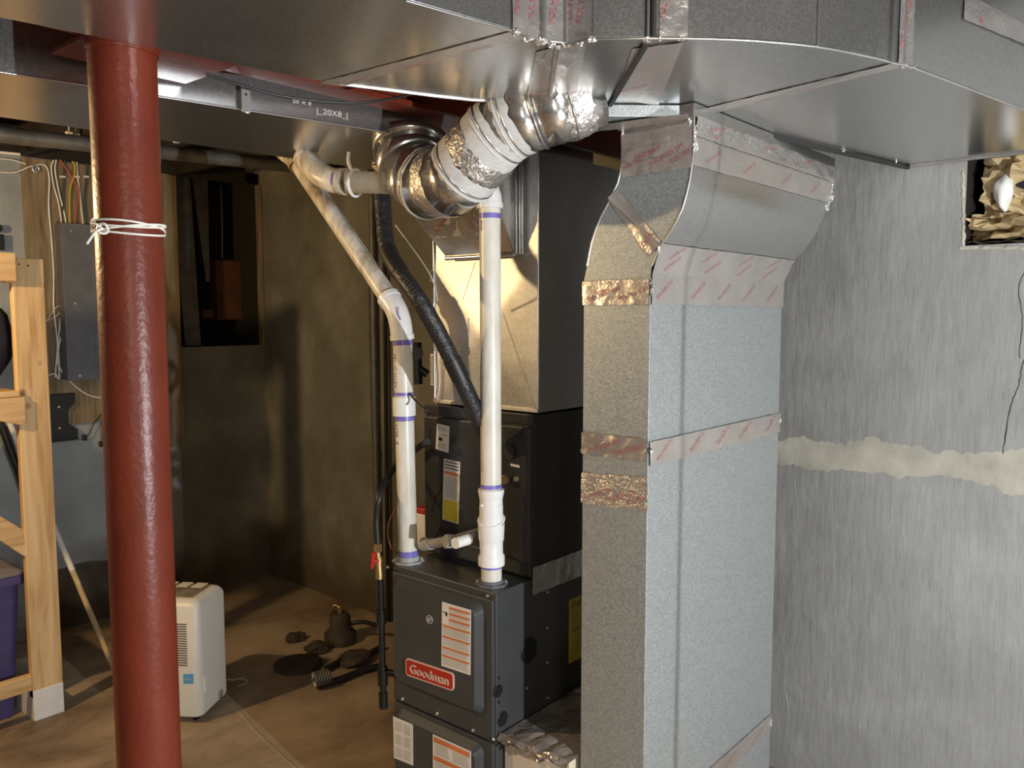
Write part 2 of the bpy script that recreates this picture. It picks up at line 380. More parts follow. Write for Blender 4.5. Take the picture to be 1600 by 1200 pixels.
# pale mortar patch and cracks on the right wall
def wallstrip(top, bot, off, name, mat, nseg=150, amp=0.016):
    tw = [onW(*p) for p in top]; bw = [onW(*p) for p in bot]
    def samp(L, t):
        x = t * (len(L) - 1); i = min(int(x), len(L) - 2); return L[i].lerp(L[i + 1], x - i)
    def g(s, t):
        p = samp(bw, s).lerp(samp(tw, s), t)
        if t in (0.0, 1.0): p = p + V((0, 0, amp * noise.noise(p * 16) + amp * .6 * noise.noise(p * 45) + amp * .3 * noise.noise(p * 110)))
        return p + WN * (off if 0 < t < 1 else 0.0006)
    return MB().grid(g, nseg, 6, 0, True, True).build(name, mat, wr)
wallstrip([(1205, 684), (1260, 686), (1310, 692), (1365, 684), (1420, 694), (1450, 702), (1500, 708), (1560, 706), (1640, 706), (1760, 712), (1900, 716), (2050, 722)],
          [(1205, 722), (1245, 726), (1275, 740), (1330, 733), (1400, 745), (1470, 744), (1520, 752), (1570, 772), (1640, 775), (1760, 782), (1900, 790), (2050, 770)], 0.004, 'mortar_patch', 'patch')
def crackline(pts, w_, name='crack', wall='r', jit=0.004):
    P = spline([onW(*p) if wall == 'r' else onY(*p, WY) for p in pts], 7)
    P = [p + V((0, jit * noise.noise(p * 50), jit * noise.noise(p * 47 + V((5, 0, 0))))) for p in P]
    nn = WN if wall == 'r' else V((0, -1, 0))
    MB().tube([p + nn * 0.001 for p in P], [w_ * (0.6 + 0.5 * abs(noise.noise(p * 20))) for p in P], 5, caps=False).build(name, 'crack', wr if wall == 'r' else wb)
crackline([(1210, 709), (1260, 712), (1330, 716), (1395, 720), (1460, 735), (1520, 737), (1560, 733), (1610, 745), (1750, 748), (1900, 752)], 0.0022)
crackline([(1600, 560), (1592, 600), (1578, 640), (1570, 690), (1566, 715)], 0.0018)
crackline([(1608, 410), (1592, 450), (1598, 500), (1592, 560)], 0.0015)
def ridge(pts, w_):
    P = spline([onW(*p) for p in pts], 8)
    P = [p + V((w_ * .55, 0.006 * noise.noise(p * 14), 0)) for p in P]
    MB().tube([p for p in P], [w_ * (0.5 + 0.8 * abs(noise.noise(p * 9))) for p in P], 6).build('paint_ridge', 'wall_grey', wr)
ridge([(1462, 820), (1455, 900), (1448, 980), (1440, 1080), (1436, 1190)], 0.0035)
ridge([(1222, 900), (1232, 960), (1228, 1050), (1232, 1160)], 0.005)
ridge([(1243, 720), (1240, 800), (1236, 880)], 0.003)
# crumbling masonry lip round the opening
b = MB()
for i in range(26):
    pass
b.tube([onW(1505 - 3 * noise.noise(V((i * .6, 0, 0))), 268 + 118 * i / 30) + V((.003, 0, 0)) for i in range(31)], [.006 + .005 * noise.noise(V((i * .5, 3, 0))) for i in range(31)], 7)
for i in range(22):
    pass
b.tube([onW(1500 + 130 * i / 30, 387 + 3 * noise.noise(V((i * .6, 5, 0)))) + V((.003, 0, 0)) for i in range(31)], [.006 + .005 * noise.noise(V((i * .5, 8, 0))) for i in range(31)], 7)
b.build('rough_mortar_edge', 'patch', wr)
# sill slab at the bottom of the opening
z0 = o0.z
b = MB(); b.grid(lambda s, t: V((wx(o0.y) + 0.02 + 0.2 * t, o0.y + (o1.y - o0.y) * s, z0 + 0.008 + 0.02 * t + 0.01 * noise.noise(V((s * 9, t * 5, 0))))), 20, 8, 0, False, True)
b.build('stone_sill', 'patch', wr)
# crumpled kraft paper stuffed in the opening
def paper(u0, u1, z0_, z1_, d, sd, amp, nu=13, nv=10):
    def g(s, t):
        q = V((s * 3.1 + sd, t * 2.7, sd)); y = u0 + (u1 - u0) * s; z = z0_ + (z1_ - z0_) * t
        return V((wx(y) + d + amp * noise.noise(q * 1.5) + 0.35 * amp * noise.noise(q * 5), y + 0.02 * noise.noise(q * 3), z + 0.016 * noise.noise(q * 4 + V((9, 0, 0)))))
    return MB().grid(g, nu, nv, 0, False, True)
pL = onW(1516, 370).y; pM = onW(1534, 300).y
paper(o0.y - 0.006, o1.y, z0 + 0.02, z0 + 0.10, 0.05, 3.0, 0.10).build('crumpled_paper', 'kraft', None, 'crumpled brown kraft paper along the bottom of the wall opening', 'paper', solid=0.0012)
paper(pM + .01, o1.y, z0 + 0.09, 2.16 + DZ, 0.06, 8.0, 0.09, 12, 14).build('crumpled_paper', 'kraft', None, 'upright sheet of brown kraft paper behind the white foam lump', 'paper', solid=0.0012)
c = onW(1566, 300) + V((0.03, 0, 0))
def g(s, t):
    a = 2 * math.pi * s; e = math.pi * (t - .5); d = V((math.cos(a) * math.cos(e), math.sin(a) * math.cos(e), math.sin(e)))
    r = 1 + .25 * noise.noise(d * 1.6); return c + V((d.x * 0.03, d.y * 0.026 * (1 + .35 * d.z), d.z * 0.055)) * r
MB().grid(g, 18, 12, 0, True).build('foam_lump', M['pvc_white'], None, 'white expanding foam lump hanging in the wall opening', 'foam')
c2 = onW(1592, 285) + V((0.06, 0, 0))
MB().box(c2 - V((0.008, 0.05, 0.03)), c2 + V((0.008, 0.02, 0.035))).build('metal_bracket', 'black', None, 'dark metal bracket beside the white foam in the wall opening', 'bracket', bevel=0.004)

# recess contents in the back wall
p = onY(297, 262, WY + .2); q = onY(318, 545, WY + .1)
MB().hexa([onY(290, 540, WY + .12), onY(314, 540, WY + .12), onY(314, 540, WY + .16), onY(290, 540, WY + .16)],
          [onY(262, 262, WY + .12), onY(296, 262, WY + .12), onY(296, 262, WY + .16), onY(262, 262, WY + .16)]).build('leaning_board', 'conduit', None, 'pale grey board leaning in the dark wall recess', 'board')
MB().hexa([onY(322, 440, WY + .2), onY(328, 440, WY + .2), onY(328, 440, WY + .23), onY(322, 440, WY + .23)],
          [onY(298, 262, WY + .2), onY(324, 262, WY + .2), onY(324, 262, WY + .23), onY(298, 262, WY + .23)]).build('hanging_board', 'conduit', None, 'narrow tapering board hanging from the top of the dark recess', 'board')
a_, b_ = onY(340, 500, WY + .25), onY(388, 408, WY + .25)
t = thing('junction_box', (a_.x, WY + .3, a_.z), 'rusty brown metal box mounted inside the dark wall recess', 'electrical box')
MB().box((a_.x, WY + .25, a_.z), (b_.x, WY + .36, b_.z)).build('body', 'box_brown', t, bevel=0.004)
MB().box((a_.x + .01, WY + .244, a_.z + .01), (b_.x - .01, WY + .25, b_.z - .01)).build('cover', 'box_brown', t, bevel=0.002)
a_, b_ = onY(317, 497, WY + .2), onY(333, 483, WY + .2)
MB().box((a_.x, WY + .2, a_.z), (b_.x, WY + .24, b_.z)).build('wall_socket', 'box_brown', None, 'small square brown socket left of the rusty box in the recess', 'socket', bevel=0.003)
for pts, lb in (([(345, 290), (347, 350), (347, 403)], 'straight grey conduit dropping to the rusty box in the recess'), ([(410, 295), (402, 335), (384, 360), (380, 403)], 'bent grey conduit dropping to the rusty box in the recess')):
    MB().tube(spline([onY(*p, WY + .27) for p in pts]), 0.008, 8).build('conduit', 'conduit', None, lb, 'conduit')
# wooden posts either side of the recess
for (x0, x1, y0, y1, lb) in ((249, 271, 262, 700, 'aged brown timber post left of the dark wall recess'),):
    A = onY(x0, y1, WY); B = onY(x1, y0, WY)
    MB().box((A.x, WY - .03, A.z), (B.x, WY - 0.001, B.z)).build('timber_post', 'ply', None, lb, 'post', bevel=0.004)
A = onY(411, 541, WY); B = onY(416, 300, WY)
MB().box((A.x - .012, WY - .02, A.z), (A.x + .006, WY + .03, onY(412, 290, WY).z)).build('trim_1', 'ply', kind='structure', bevel=0.003)
# sill plate on the back wall and joists
MB().box((-3.9, WY - 0.05, onY(60, 247, WY).z), (2.99, WY - .001, CEIL - .005)).build('trim_2', 'darkbrown', kind='structure')
for i, w_ in enumerate(('leftmost', 'second from the left', 'third from the left', 'fourth from the left', 'third from the right', 'second from the right', 'rightmost')):
    x = 0.05 + 0.406 * i
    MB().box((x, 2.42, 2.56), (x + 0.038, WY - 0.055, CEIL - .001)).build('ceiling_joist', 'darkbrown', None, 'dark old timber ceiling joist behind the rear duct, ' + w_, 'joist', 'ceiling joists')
# floor seam
P = [onZ(*p, 0.0) for p in [(340, 1085), (372, 1110), (400, 1142), (440, 1180), (480, 1215)]]
MB().tube([V((p.x, p.y, -0.006)) for p in spline(P, 5)], 0.009, 8, caps=False).build('floor_ridge', 'floor', bpy.data.objects['floor'])

# ------------------------------------------------------------------ steel beam and column
ZB = 2.176 + DZ
colc = onD(219.5, 825, 1.615); CX, CY = colc.x, colc.y; CR = 0.0603
t = thing('steel_column', (CX, CY, 0), 'round red painted steel column holding up the red beam', 'column')
MB().cyl((CX, CY, 0.012), (CX, CY, ZB - .012), CR, 64).build('shaft', 'red', t)
MB().box((CX - .1, CY - .1, 0), (CX + .1, CY + .1, .012)).build('base_plate', 'red', t, bevel=.002)
MB().cyl((CX, CY, ZB - .03), (CX, CY, ZB - .009), CR + .004, 48, r2=CR + .008).build('weld_collar', 'red', t)
t = thing('steel_beam', (CX, CY, ZB), 'red painted steel beam above the column between the two ducts', 'beam')
pf = onZ(67, 92, ZB - .012); pg = onZ(306, 126, ZB - .012); yfar = (pf.y + pg.y) / 2
MB().box((pf.x, CY - .16, ZB - .012), (pg.x, yfar, ZB)).build('bearing_plate', 'red', t, bevel=.002)
ye = onZ(500, 147, ZB).y; xe = onZ(700, 172, ZB).x
MB().box((-4, CY - .035, ZB), (xe, ye, ZB + .014)).build('lower_flange', 'red', t, bevel=.002)
MB().box((-4, CY - .01, ZB + .014), (2.6, CY + .01, CEIL - .02)).build('web', 'red', t)
MB().box((-4, CY - .035, CEIL - .02), (2.6, CY + .08, CEIL - .004)).build('upper_flange', 'red', t)
for px, py in ():
    p = onZ(px, py, ZB - .012); MB().cyl(p + V((0, 0, -.014)), p + V((0, 0, .002)), .013, 6, sm=False).build('bolt', 'red', t)
# white cord round the column
b = MB(); pts = []
def cp(ang, z, r=CR + .004): return V((CX + r * math.cos(ang), CY + r * math.sin(ang), z))
toC = math.atan2(-CY, -CX)
zc = onD(200, 352, 1.555).z
for turn in range(4):
    for k in range(24):
        a = toC - 1.25 + 2 * math.pi * (k / 24); zz = zc + 0.009 * math.sin(a * 1 + turn * 2.2) + (turn - 1.5) * 0.0045
        pts.append(cp(a, zz, CR + .0035 + .0012 * (turn % 2)))
b.tube(pts, 0.0022, 8)
kx = onD(161, 357, 1.53)
loop = [kx + RGT * (0.009 * math.cos(a)) + UP * (0.009 * math.sin(a)) + FWD * (-.003 * math.sin(2 * a)) for a in [i * math.pi / 6 for i in range(12)]]
b.tube(spline(loop + [loop[0]], 3), 0.0023, 8)
b.tube(spline([kx, onD(150, 362, 1.52), onD(142, 372, 1.515), onD(136, 381, 1.515)]), 0.0024, 8)
b.tube(spline([kx, onD(150, 350, 1.52), onD(143, 345, 1.525), onD(146, 341, 1.525)]), 0.0016, 8)
b.build('tied_cord', 'cord', None, 'white cord wound and knotted round the red column', 'cord')
# ------------------------------------------------------------------ main trunk duct (outline on its real level bottom)
ZA = 2.149 + DZ; HA = 0.30
def za(px, py, z=ZA): return onZ(px, py, z)
rearL = za(0, 28); rearR = za(500, 127); dr = (rearR - rearL).normalized()
fr0 = za(634, 0); fr1 = za(799, 47); df = (fr1 - fr0).normalized()
nearL = fr1 - df * 3.2; farL = rearR - dr * 3.2
t_main = thing('main_trunk_duct', (1.2, 1.0, ZA), 'large bright galvanised rectangular trunk duct crossing the top foreground', 'duct')
straight = [nearL, fr1, rearR, rearL - dr * .1, V((rearL.x - 3, (rearL - dr * .1).y, ZA))]
MB().prism(straight, (0, 0, HA)).build('straight_section', 'galv', t_main, bevel=.0025)
mid = [fr1, za(824, 60), za(884, 68), za(925, 60), za(1009, 59), za(951, 163), za(857, 161), za(737, 156), za(681, 150), za(531, 131), rearR]
MB().prism(mid, (0, 0, HA)).build('offset_section', 'galv', t_main, bevel=.0025)
wA = za(1432, 262); wB = za(1600, 247); dw = (wB - wA).normalized()
frpx = [(1009, 59), (1066, 59), (1106, 59.6), (1145, 61), (1176, 62.6), (1206, 65), (1241, 68), (1276, 72), (1307, 77), (1337, 83), (1369, 90), (1399, 98), (1425, 104)]
P = [za(*p) for p in frpx]
e1 = za(1600, 171); ee = e1 + (e1 - za(1425, 104)).normalized() * 0.50
wC = wA + dw * 1.6
def xl(p): return V((min(p.x, wx(p.y) - .006), p.y, p.z))
elbow = P + [e1, xl(ee), xl(wC + V((0, 0, 0))), xl(wB), xl(wA), za(1320, 234), za(1200, 207), za(1100, 183), za(1050, 172), za(951, 163)]
# keep the outer end sane: drop the far point when it folds back
elbow = P + [e1, V((wx(e1.y - .2) - .006, e1.y - .2, ZA)), xl(wB), xl(wA), za(1320, 234), za(1200, 207), za(1100, 183), za(1050, 172), za(951, 163)]
MB().prism(elbow, (0, 0, HA)).build('elbow_section', 'galv', t_main, bevel=.0025)
# standing seams and cleats across the underside
def under_strip(p, q, w_, mat, name, h=0.006):
    a, b_ = za(*p), za(*q); d = (b_ - a).normalized(); n = V((-d.y, d.x, 0)) * w_ / 2
    MB().prism([a - n, b_ - n, b_ + n, a + n], (0, 0, -h)).build(name, mat, t_main, bevel=.001)
under_strip((858, 161), (872, 72), 0.008, 'cleat', 'drive_cleat')
under_strip((953, 162), (1011, 63), 0.010, 'darkgap', 'standing_seam', 0.008)
under_strip((1046, 172), (1102, 184), 0.008, 'cleat', 'drive_cleat')
a, b_ = za(1060, 176), za(1428, 261)
d = (b_ - a).normalized(); n = V((-d.y, d.x, 0)) * .012
MB().prism([a - n, b_ - n * .5, b_ + n * .5, a + n], (0, 0, -.012)).build('standing_seam', 'darkgap', t_main, bevel=.001)
wA2, wB2 = xl(wA), xl(wB + dw * .15); MB().prism([wA2, wB2, wB2 + V((-.016, 0, 0)), wA2 + V((-.016, 0, 0))], (0, 0, -.008)).build('drive_cleat', 'cleat', t_main, bevel=.001)
# bright lower corner edges
def edge(pts, r, name='corner_seam'):
    MB().tube([za(*p) + V((0, 0, -.001)) for p in pts], r, 8).build(name, 'cleat', t_main)
edge(frpx + [(1600, 171)], .003); edge([(884, 68), (925, 60), (1009, 59)], .0025); edge([(634, 0), (799, 47)], .0022)
edge([(531, 131), (681, 150), (737, 156), (857, 161)], .003)
D = (0, 0, -1)
# underside foil tapes
tape(t_main, [za(498, 128), za(800, 48), za(824, 58), za(533, 134)], D, 3, 0.012, 0.02, .0012, nu=40, nv=4)
tape(t_main, [za(846, 92), za(862, 70), za(905, 68), za(880, 160)], D, 0, .014, .9)
tape(t_main, [za(838, 80), za(868, 72), za(858, 160), za(822, 158)], D, 1, .014, .9, .0012)
tape(t_main, [za(885, 72), za(915, 68), za(898, 162), za(874, 160)], D, 1, .014, .9, .0012)
tape(t_main, [za(988, 75), za(1068, 64), za(1028, 166), za(962, 150)], D, 1, .014, 1.0, .0012)
tape(t_main, [za(1085, 172), za(1398, 97), za(1406, 104), za(1096, 181)], D, 4, .008, 0.0, .0012, nu=40, nv=3)
# side foil tapes (vertical front faces)
def side_tape(p, q, n_=1, ang=1.35, up=0.19, th=.017, mat='foil'):
    a, b_ = za(*p), za(*q); d = b_ - a; nn = V((d.y, -d.x, 0)).normalized()
    if nn.dot(CAM - a) < 0: nn = -nn
    tape(t_main, [a + V((0, 0, up)), b_ + V((0, 0, up)), b_, a], nn, n_, th, ang, .0015, mat, nu=6, nv=20, base=.002)
side_tape((799, 47), (824, 60), 1); side_tape((824, 60), (884, 68), 2); side_tape((884, 68), (925, 60), 2)
side_tape((1030, 59.3), (1074, 59.3), 1); side_tape((1402, 98.5), (1424, 104), 1)
def side_seam(p, r=.005, mat='cleat', up=.195):
    a = za(*p) + (V((0, 0, 0)) - FWD * .004); MB().tube([a, a + V((0, 0, up))], r, 8).build('standing_seam', mat, t_main)
side_seam((1020, 59), .0055, 'darkgap'); side_seam((1012, 59), .003); side_seam((850, 62), .004); side_seam((884, 68), .004); side_seam((1411, 101), .003); side_seam((1277, 72), .0015)
a = za(1500, 132); b_ = za(1660, 193); nn = V(((b_ - a).y, -(b_ - a).x, 0)).normalized(); nn = nn if nn.dot(CAM - a) > 0 else -nn
tape(t_main, [a + V((0, 0, .19)), b_ + V((0, 0, .19)), b_ + V((0, 0, .155)), a + V((0, 0, .135))], nn, 2, .022, -.5)
for i, (px, py, r) in enumerate(((806, 50, .012), (823, 60, .014), (845, 64, .016), (862, 70, .012), (884, 70, .014), (905, 68, .012), (924, 61, .013), (1010, 61, .014), (1030, 60, .010), (1064, 60, .010), (1412, 102, .010), (1425, 105, .008), (1085, 180, .014), (1316, 234, .013))):
    crumple(t_main, za(px, py), r, seed=i, squash=(1, 1, .6))
screws(t_main, [za(1124, 187), za(1400, 252), za(1580, 247)], (0, 0, -1), .004)

# ------------------------------------------------------------------ rear trunk duct
ZR = 2.132 + DZ
r0, r1 = onZ(0, 112, ZR), onZ(631, 210, ZR); q0, q1 = onZ(0, 183, ZR), onZ(437, 245, ZR)
d1 = (r1 - r0).normalized(); d2 = (q1 - q0).normalized()
A = r0 - d1 * 2.5; B = V((2.4, r1.y, ZR)); C_ = q1 + d2 * (2.4 - q1.x) / d2.x; Dd = q0 - d2 * 2.5
t_rear = thing('rear_trunk_duct', (1.0, 1.85, ZR), 'flat dark galvanised trunk duct running behind the red beam', 'duct')
MB().prism([A, r1, B, C_, Dd], (0, 0, .2)).build('straight_section', 'galv', t_rear, bevel=.002)
MB().tube([A + V((0, -.002, -.001)), r1 + V((0, -.002, -.001)), B + V((0, -.002, -.001))], .0022, 8).build('corner_seam', 'cleat', t_rear)
# stencilled size on the side of the rear trunk
sd = (r1 - r0).normalized(); p0 = r0.lerp(r1, .727)
def st(x, y, k=0, h=.026): return p0 + sd * (x * h * .9) + V((0, 0, 0.018 + y * h * .75)) + V((0, -.0015, 0))
b = MB(); b.text('|_20X8_|', st); 
b.text('20 X 8', lambda x, y: r0.lerp(r1, .66) + sd * (x * .018) + V((0, -.0015, .034 + y * .012)))
b.build('stencilled_size', 'paper', t_rear)
# strap hanger
a = onY(383, 173, r0.lerp(r1, .6).y - .004)
h = thing('strap_hanger', a, 'bent galvanised strap hanger on the side of the rear duct', 'hanger')
b = MB(); b.box(a + V((-.010, -.003, -.004)), a + V((.012, -.001, .05))); b.box(a + V((-.010, -.003, .048)), a + V((.012, .0, .052)))
b.build('strap', 'strap', h); MB().cyl(a + V((.001, -.0035, .036)), a + V((.001, -.0045, .036)), .003, 10).build('hole', 'inkblack', h)
b = MB(); b.box(a + V((.010, -.004, 0)), a + V((.012, -.001, .05))); b.build('folded_edge', 'strap', h)
MB().cyl(a + V((0, -.004, -.003)), a + V((0, -.012, -.006)), .003, 8).build('screw', 'screw', h)
# black cable under the beam
MB().tube(spline([onD(322, 116, 1.66), onD(372, 132, 1.71), (onD(440, 150, 1.77)), onD(520, 160, 1.83), onD(580, 159, 1.88), onD(640, 148, 1.95), onD(700, 132, 2.02)]), .0028, 8).build('cable', 'black', None, 'thin black cable sagging beneath the red beam and rear duct', 'cable')

# ------------------------------------------------------------------ round branch duct between the trunks
rp = [(925, 146, 1.99), (885, 163, 1.98), (840, 176, 1.99), (803, 190, 2.01), (777, 208, 2.03), (728, 263, 2.08), (702, 284, 2.13), (672, 288, 2.20), (647, 268, 2.26), (640, 238, 2.30), (640, 214, 2.31)]
RP = [onD(*p) for p in rp]
t_r = thing('round_branch_duct', RP[5], 'round galvanised elbow duct smeared with white sealant linking both trunks', 'duct')
rr = [.083, .083, .083, .083, .084, .0865, .088, .090, .093, .098, .101]
def sub(p, q, k): return [p.lerp(q, i / k) for i in range(k + 1)]
segs = [(0, 1, 'round_collar'), (1, 2, 'elbow_gore'), (2, 3, 'elbow_gore'), (3, 4, 'elbow_gore'), (4, 5, 'straight_pipe'), (5, 6, 'elbow_gore'), (6, 7, 'elbow_gore'), (7, 8, 'elbow_gore'), (8, 9, 'elbow_gore'), (9, 10, 'round_collar')]
def frames(i): 
    a = RP[max(0, i - 1)]; c = RP[min(len(RP) - 1, i + 1)]; return ((RP[i] - a).normalized() + (c - RP[i]).normalized()).normalized() if 0 < i < len(RP) - 1 else (c - a).normalized()
def ellring(i, rad): 
    T = frames(i); n = T.orthogonal(); n = (UP - T * UP.dot(T)).normalized(); B_ = T.cross(n); 
    return [RP[i] + (n * math.cos(2 * math.pi * k / 48) + B_ * math.sin(2 * math.pi * k / 48)) * rad for k in range(48)]
for (i, j, nm) in segs:
    idx = list(range(i, j + 1)); b = MB(); vs = []
    for k in idx: vs += ellring(k, rr[k])
    n = 48
    b.add(vs, [[a * n + k, a * n + (k + 1) % n, (a + 1) * n + (k + 1) % n, (a + 1) * n + k] for a in range(len(idx) - 1) for k in range(n)], 0, True)
    b.build(nm, 'galv_shine', t_r, solid=.0008)
def band(i, s0, s1, rad, mat, name, wob=.004, a0=0, a1=48, bump_=.0015):
    """ring-shaped smear around joint i, from s0 to s1 metres along the pipe"""
    T = frames(i); n = (UP - T * UP.dot(T)).normalized(); B_ = T.cross(n)
    nb = RP[min(i + 1, len(RP) - 1)] - RP[i]; pb = RP[i] - RP[max(0, i - 1)]
    cnt = a1 - a0
    def g(u, v):
        k = a0 + u * cnt; ang = 2 * math.pi * k / 48; s_ = s0 + (s1 - s0) * v
        if v in (0., 1.): s_ += wob * noise.noise(V((math.cos(ang) * 4, math.sin(ang) * 4, i * 7 + v * 3))) * 2
        ax = nb.normalized() if s_ > 0 else pb.normalized()
        return RP[i] + ax * s_ + (n * math.cos(ang) + B_ * math.sin(ang)) * (rr[i] + .0015 + rad + bump_ * (.5 + noise.noise(V((math.cos(ang) * 5, math.sin(ang) * 5, s_ * 60 + i)))) * (1 if 0 < v < 1 else .2))
    MB().grid(g, max(6, cnt * 2), 6, 0, True).build(name, mat, t_r)
for i, s0, s1 in ((3, -.022, .02), (4, -.022, .05), (5, -.035, .022), (7, -.012, .014)):
    band(i, s0, s1, 0, 'mastic', 'sealant_band')
for i in (1, 2, 3, 4, 5, 7):
    T = frames(i); MB().ring(RP[i], T, rr[i] + .001, .0034, 48).build('crimp_bead', 'galv_shine', t_r)
for i in (3, 4, 5):
    T = frames(i); MB().ring(RP[i] + T * .012, T, rr[i] + .0015, .0028, 48).build('crimp_bead', 'mastic', t_r)
band(1, -.05, .012, -.001, 'foil_crumple', 'foil_wrap', .008, bump_=.0035)
band(5, -.085, -.035, 0, 'foil_crumple', 'foil_wrap', .006, bump_=.003)
band(6, -.002, .045, 0, 'foil_crumple', 'foil_wrap', .004, 20, 46, bump_=.002)
band(9, -.03, -.015, 0, 'mastic', 'sealant_band', .01, 8, 22)

# ------------------------------------------------------------------ return drop duct with offset elbow
DX = 1.61
nc = onD(1016, 460, 2.057); DX = nc.x; YN = nc.y
YF = onX(911, 600, DX).y; XF = onY(1221, 500, YN).x
ZS = onY(1016, 439, YN).z
t_d = thing('return_drop_duct', (DX + .3, YN + .1, 0), 'tall rectangular galvanised drop duct standing in front of the grey wall', 'duct')
MB().box((DX, YN, 0.03), (XF, YF, ZS)).build('lower_section', 'galv_dull', t_d, bevel=.002)
rpx = [(1017, 438), (1018, 416), (1032, 383), (1046, 364), (1057, 345), (1066, 326), (1072, 305), (1077, 284), (1080, 265), (1083, 242), (1084, 210), (1083, 186)]
lpx = [(914, 438), (918, 416), (925, 380), (932, 358), (940, 338), (950, 320), (957, 304), (966, 286), (970, 270), (972, 255), (973, 222), (973, 190)]
R_ = [onX(*p, DX) for p in rpx]; L_ = [onX(*p, DX) for p in lpx]
R_[0].y = YN; R_[0].z = ZS; L_[0].z = ZS; L_[0].y = YF
top = ZA - .004
R_[-1] = V((DX, R_[-2].y, top)); L_[-1] = V((DX, L_[-2].y, top))
XT = onY(1312, 240, R_[-2].y).x
b = MB(); n = len(R_)
def far(p, k): return V((XF + (XT - XF) * min(1, max(0, (p.z - ZS - .05) / .25)) * 0.6, p.y, p.z))
near = []; 
for k in range(n): near += [R_[k], L_[k]]
vs = []
for k in range(n): vs += [R_[k], L_[k], far(L_[k], k), far(R_[k], k)]
fs = []
for k in range(n - 1):
    o_ = 4 * k
    fs.append(([o_ + 0, o_ + 4, o_ + 5, o_ + 1], 0)); fs.append(([o_ + 1, o_ + 5, o_ + 6, o_ + 2], 0)); fs.append(([o_ + 2, o_ + 6, o_ + 7, o_ + 3], 0)); fs.append(([o_ + 3, o_ + 7, o_ + 4, o_ + 0], 0))
b = MB(); b.add(vs, [f for f, _ in fs] + [[0, 1, 2, 3], [4 * n - 1, 4 * n - 2, 4 * n - 3, 4 * n - 4]], 0, True)
el = b.build('offset_elbow', 'galv', t_d)
for e in el.data.polygons: e.use_smooth = False
# smooth only the curved front and back by splitting with auto sharp edges
me = el.data
for p_ in me.polygons: p_.use_smooth = abs(p_.normal.x) < 0.5 and abs(p_.normal.z) < 0.999
me.update()
import bmesh
bm = bmesh.new(); bm.from_mesh(me); bmesh.ops.recalc_face_normals(bm, faces=bm.faces)
for e in bm.edges:
    if len(e.link_faces) == 2 and e.calc_face_angle() > 0.7: e.smooth = False
bm.to_mesh(me); bm.free()
# spangled cheek panels over the elbow's left face
MB().tube([p + V((-.001, -.001, 0)) for p in R_[1:]], .0024, 8).build('cheek_seam', 'cleat', t_d)
MB().tube([p + V((-.001, .001, 0)) for p in L_[1:]], .0024, 8).build('cheek_seam', 'cleat', t_d)
k_ = 7
lowc = [R_[i] for i in range(0, 3)] + [L_[i] for i in range(5, -1, -1)]
MB().prism([p + V((-.0004, 0, 0)) for p in lowc], (-.0012, 0, 0)).build('spangled_cheek', 'galv_dull', t_d)
upc = [R_[i] for i in range(2, 10)] + [L_[i] for i in range(9, 4, -1)]
MB().prism([p + V((-.0004, 0, 0)) for p in upc], (-.0008, 0, 0)).build('spangled_cheek', 'galv_dull', t_d)
# seams
zseam = [onY(1016, y, YN).z for y in (439, 460, 703)]
for z in zseam:
    b = MB(); b.box((DX - .004, YN - .004, z - .004), (XF + .002, YF + .002, z + .004)); b.build('drive_cleat', 'galv', t_d, bevel=.001)
MX, MY = (-1, 0, 0), (0, -1, 0)
def tl(pxs, **k): return tape(t_d, [onX(*p, DX) for p in pxs], MX, base=k.pop('base', .0035), **k)
def tr(pxs, **k): return tape(t_d, [onY(*p, YN) for p in pxs], MY, base=k.pop('base', .0035), **k)
def yz(z0, z1): return [V((DX, YF, z1)), V((DX, YN, z1)), V((DX, YN, z0)), V((DX, YF, z0))]
def xz(z0, z1): return [V((DX, YN, z1)), V((XF, YN, z1)), V((XF, YN, z0)), V((DX, YN, z0))]
z = lambda y: onY(1016, y, YN).z
tape(t_d, yz(z(476), z(437)), MX, 2, .016, .3, base=.0046); tape(t_d, xz(z(476), z(424)), MY, 5, .014, .55, base=.0046, nu=40)
tape(t_d, yz(z(462), z(437)), MX, 1, .012, .1, base=.0062)
tape(t_d, yz(z(720), z(686)), MX, 2, .016, .3, base=.0046, amp=.004); tape(t_d, xz(z(728), z(690)), MY, 5, .015, .55, base=.0046, nu=40, amp=.003)
tl([(909, 738), (1013, 746), (1012, 799), (908, 785)], texts=3, th=.014, ang=.3, mat='foil_crumple', base=.001, amp=.003)
zb1 = onY(1160, 1168, YN).z
tape(t_d, [V((DX + .24, YN, zb1 + .03)), V((XF, YN, zb1 + .03)), V((XF, YN, zb1 - .03)), V((DX + .18, YN, zb1 - .03))], MY, 3, .014, .5, base=.002, nu=30)
# upper right foil bands following the elbow top
def bandface(i0, i1, f0=0., f1=1., nt=5, side='r'):
    pa = R_[i0].lerp(R_[min(i0 + 1, n - 1)], f0); pb = R_[i1].lerp(R_[min(i1 + 1, n - 1)], f1 if i1 < n - 1 else 0)
    return [pb, far(pb, 0), far(pa, 0), pa]
tape(t_d, bandface(8, 9, .3, .9), MY, 4, .012, .5, base=.003, nu=40, amp=.002)
tape(t_d, bandface(9, 10, .9, .3), MY, 2, .012, .5, base=.006, nu=40, amp=.003, mat='foil')
tape(t_d, bandface(10, 10, .15, .62), MY, 3, .012, .2, base=.005, nu=40, amp=.006, mat='foil_crumple')
tape(t_d, bandface(0, 1, .4, .9), MY, 4, .012, .5, base=.002, nu=40)
tape(t_d, bandface(1, 2, .1, .1), MY, 4, .012, .5, base=.003, nu=40)
tl([(972, 212), (1083, 190), (1082, 262), (972, 278)], texts=3, th=.016, ang=.35, base=.002, amp=.003)
